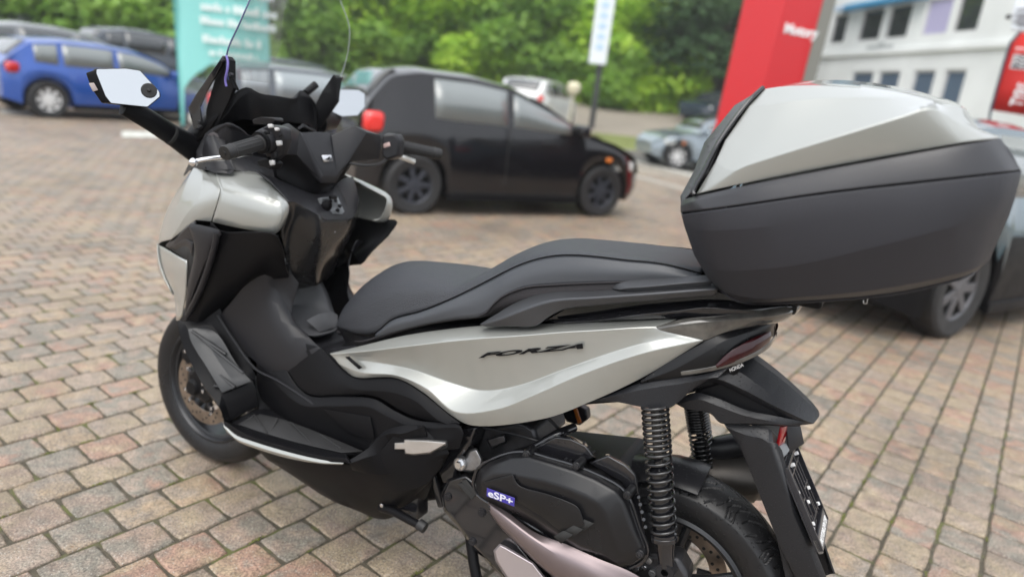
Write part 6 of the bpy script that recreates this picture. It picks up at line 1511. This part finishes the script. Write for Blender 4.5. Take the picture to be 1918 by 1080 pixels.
# pale box lamp of the neighbouring sign at the very corner
cb = hdir(1915, 20)*9.0
cs = empty('corner_sign', 'white printed sign head with dark round knobs in the top right corner', 'sign'); cs.location = (cb[0], cb[1], 0)
CZ2 = A3([cb[0], cb[1], 0.])
def clp(px, py, off=0.):
    n_ = FR[:, 1]; d = wray(px, py); t = np.dot(CZ2-n_*off-CPOS, n_)/np.dot(d, n_); return CPOS+d*t-CZ2
me = mesh([clp(1894, 56), clp(1897, 20), clp(1905, -8), clp(1990, -8), clp(1985, 60)], [(0, 1, 2, 3, 4)]); fixnormals(me, tuple(-CZ2+CPOS)); o = obj('sign_head', me, mat('sign_white', (.72, .76, .80), .4), cs); mods(o, .06, .006)
lathe('dark_knob', [(0, .03), (.02, .024), (.026, 0), (.016, -.01)], clp(1889, 32, .01), tuple(-FR[:, 1]), BLACK2, cs, 16)
lathe('grey_disc', [(0, .004), (.065, .004), (.068, 0)], clp(1918, 38, .004), tuple(-FR[:, 1]), mat('disc_grey', (.25, .25, .27), .4), cs, 24)
lines('fine_print', cs, clp(1897, 30), FR[:, 0], A3([0, 0, 1.]), -FR[:, 1], [(.0, 0, .10, .026), (.016, .05, .08, .03), (.0, -.065, .11, .022)], mat('grey_print', (.3, .3, .32), .6), 4)
q_ = clp(2010, 60); tube('sign_post', [A3([q_[0], q_[1], 0]), q_+A3([0, 0, .1])], .03, MATS['dark_post'], cs, 10)

# ------------------------------------------------------------------ trees and shrubs on the slope
def leafmat(name, a, b, c):
    m = bpy.data.materials.new(name); m.use_nodes = True; nt = m.node_tree; p = nt.nodes['Principled BSDF']
    g = nt.nodes.new('ShaderNodeNewGeometry'); n = nt.nodes.new('ShaderNodeTexNoise'); n.inputs['Scale'].default_value = .55; n.inputs['Detail'].default_value = 3; L(nt, g.outputs['Position'], n.inputs['Vector'])
    at = nt.nodes.new('ShaderNodeAttribute'); at.attribute_name = 'tone'
    ad = nt.nodes.new('ShaderNodeMath'); ad.operation = 'MULTIPLY_ADD'; ad.inputs[1].default_value = .45; L(nt, at.outputs['Fac'], ad.inputs[0]); L(nt, n.outputs['Fac'], ad.inputs[2])
    r = nt.nodes.new('ShaderNodeValToRGB'); e = r.color_ramp.elements; e[0].position = .30; e[0].color = (*a, 1); e[1].position = .82; e[1].color = (*c, 1); k = e.new(.55); k.color = (*b, 1)
    L(nt, ad.outputs[0], r.inputs[0]); L(nt, r.outputs[0], p.inputs['Base Color']); p.inputs['Roughness'].default_value = .55
    tl = nt.nodes.new('ShaderNodeBsdfTranslucent'); L(nt, r.outputs[0], tl.inputs[0]); mx = nt.nodes.new('ShaderNodeMixShader'); mx.inputs[0].default_value = .5
    L(nt, p.outputs[0], mx.inputs[1]); L(nt, tl.outputs[0], mx.inputs[2]); L(nt, mx.outputs[0], nt.nodes['Material Output'].inputs[0]); return m
LB_ = leafmat('leaves_bright', (.17, .32, .03), (.33, .56, .05), (.48, .68, .07))
LM_ = leafmat('leaves_mid', (.10, .21, .035), (.19, .36, .055), (.28, .46, .07))
LD_ = leafmat('leaves_dark', (.045, .10, .04), (.08, .16, .065), (.12, .22, .08))
BARK = mat('bark', (.09, .07, .05), .9, noise=.4, nscale=5, bump=1, bscale=20)
def crown_mesh(seed, rx, rz, nl=2600, low=False):
    rg = np.random.default_rng(seed); blobs = []
    for k in range(16):
        a = rg.uniform(0, 6.28); q = rg.uniform(.15, .75); z = rg.uniform(-.75, .8)
        blobs.append((A3([q*rx*math.cos(a)*math.sqrt(1-z*z*.7), q*rx*math.sin(a)*math.sqrt(1-z*z*.7), z*rz]), rg.uniform(.28, .48)*rx))
    V, F, T = [], [], []
    for k in range(nl):
        c, r = blobs[rg.integers(len(blobs))]; d = rg.normal(size=3); d /= np.linalg.norm(d); p = c+d*r*A3([1, 1, .75])*rg.uniform(.72, 1.06)
        if low and p[2] < -rz*.95: continue
        nrm = d*.45+rg.normal(size=3)*.35+A3([0, -.15, .75]); nrm /= np.linalg.norm(nrm); u = np.cross(nrm, rg.normal(size=3)); u /= np.linalg.norm(u); v = np.cross(nrm, u)
        s = rg.uniform(.11, .24); n = len(V); V += [p-u*s, p-v*s*.55, p+u*s, p+v*s*.55]; F.append((n, n+1, n+2, n+3)); t = rg.random(); T += [t]*4
    me = bpy.data.meshes.new('m'); me.from_pydata([tuple(map(float, q)) for q in V], [], F); a = me.attributes.new('tone', 'FLOAT', 'POINT'); a.data.foreach_set('value', T); return me
CM = {}
ORD = ['leftmost','second','third','fourth','fifth','sixth','seventh','eighth','ninth','tenth','eleventh','twelfth','thirteenth']
CNT = {}
def ordinal(label):
    """alike trees are told apart by their order in the row, counted from the left"""
    n = CNT.get(label, 0); CNT[label] = n+1; return (ORD[n]+' ' if n == 0 else ORD[n]+' from the left, ')+label

def crown(kind, m_):
    key = (kind, m_.name)
    if key not in CM:
        me = crown_mesh(kind*7+3, 3.0 if kind < 3 else 1.9, 2.9 if kind < 3 else 1.25, 5200 if kind < 3 else 3000, kind >= 3); me.materials.append(m_); CM[key] = me
    return CM[key]
def tree(px, dist, kind, m_, sc, label, group, lift=2.6):
    p = hdir(px)*dist; z = tz(*p); rg = random.Random(int(px*13+dist))
    r = empty('tree', ordinal(label), 'tree', group); r.location = (p[0], p[1], z-.05); r.rotation_euler = (0, 0, rg.random()*6.28); r.scale = (sc, sc, sc)
    tube('trunk', [A3([0, 0, -.2]), A3([.05, .03, 1.2]), A3([-.05, .1, lift])], [.20, .16, .11], BARK, r, 10, sm=3)
    for k in range(4):
        a = k*1.6+rg.random(); tube('limb', [A3([-.03, .06, lift*.75]), A3([.7*math.cos(a), .7*math.sin(a), lift+.4]), A3([1.5*math.cos(a), 1.5*math.sin(a), lift+1.3])], [.08, .06, .03], BARK, r, 7, sm=2)
    o = bpy.data.objects.new('crown', crown(kind, m_)); COL.objects.link(o); o.parent = r; o.location = (0, 0, lift+1.1)
def shrub(px, dist, m_, sc, label, group, kind=3):
    p = hdir(px)*dist; rg = random.Random(int(px*7+dist)); r = empty('shrub', ordinal(label), 'shrub', group); r.location = (p[0], p[1], tz(*p)); r.rotation_euler = (0, 0, rg.random()*6.28); r.scale = (sc, sc, sc*rg.uniform(.9, 1.15))
    o = bpy.data.objects.new('foliage', crown(kind, m_)); COL.objects.link(o); o.parent = r; o.location = (0, 0, 1.0)
    tube('stem', [A3([0, 0, -.1]), A3([.05, 0, .5]), A3([.0, .1, 1.1])], [.07, .06, .03], BARK, r, 7)
gA = ('bright yellow-green tree in the row on the slope', 'bright green trees on the slope')
gM = ('mid green leafy tree in the row on the slope', 'mid green trees on the slope')
gD = ('dark green tree at the left end of the slope', 'dark trees on the slope')
gE = ('dark bluish green tree beside the red sign', 'dark trees beside the red sign')
for px, d in ((-60,36),(40,33),(130,37),(215,33),(290,38)): tree(px, d, (px//10) % 3, LD_ if px < 120 else LM_, 1.05, *(gD if px < 120 else gM), lift=1.9)
for px, d in ((380,40),(470,36),(540,41),(610,37)): tree(px, d, (px//10) % 3, LM_, 1.1, *gM, lift=2.0)
for px, d in ((680,40),(740,36.5),(800,42),(850,37),(905,40),(960,36),(1010,41),(1060,37),(1115,40),(1160,36.5),(1205,41)): tree(px, d, (px//5) % 3, LB_ if (px//10) % 3 else LM_, 1.05, *(gA if (px//10) % 3 else gM), lift=2.0)
for px, d in ((1250,40),(1295,36),(1345,42),(1400,45)): tree(px, d, (px//5) % 3, LD_, 1.2, *gE, lift=2.4)
for px, d in ((60,52),(200,55),(340,50),(480,56),(600,50),(720,54),(840,50),(950,55),(1060,51),(1180,56),(1300,54),(1400,58)): tree(px, d, (px//20) % 3, LM_ if px < 700 or px > 1200 else LB_, 1.6, 'large tree high on the slope behind the others', 'trees high on the slope', lift=2.2)
for px, d in ((20,30),(160,31),(260,30),(420,32)): shrub(px, d, LM_, 1.25, 'olive green shrub at the foot of the trees on the left', 'shrubs on the left')
for px, d in ((700,35),(780,36),(850,35.5),(905,35),(960,36),(1020,35),(1090,35.5),(1140,34.5),(1190,35),(1235,35.5)): shrub(px, d, LB_ if px % 20 else LM_, 1.15, 'rounded bright green shrub along the foot of the slope', 'shrubs along the foot of the slope', 3+(px//10) % 2)

# ------------------------------------------------------------------ thin haze volume added to lighten the distance
hz = MB(); hz.box((0, 50, 15), (304, 224, 34)); 
hm_ = bpy.data.materials.new('haze'); hm_.use_nodes = True; hn = hm_.node_tree; hn.nodes.remove(hn.nodes['Principled BSDF'])
pv = hn.nodes.new('ShaderNodeVolumePrincipled'); pv.inputs['Color'].default_value = (.93, .95, .97, 1); pv.inputs['Density'].default_value = .0015; pv.inputs['Anisotropy'].default_value = .2
hn.links.new(pv.outputs[0], hn.nodes['Material Output'].inputs['Volume'])
tag(hz.build('haze', hm_), kind='stuff')
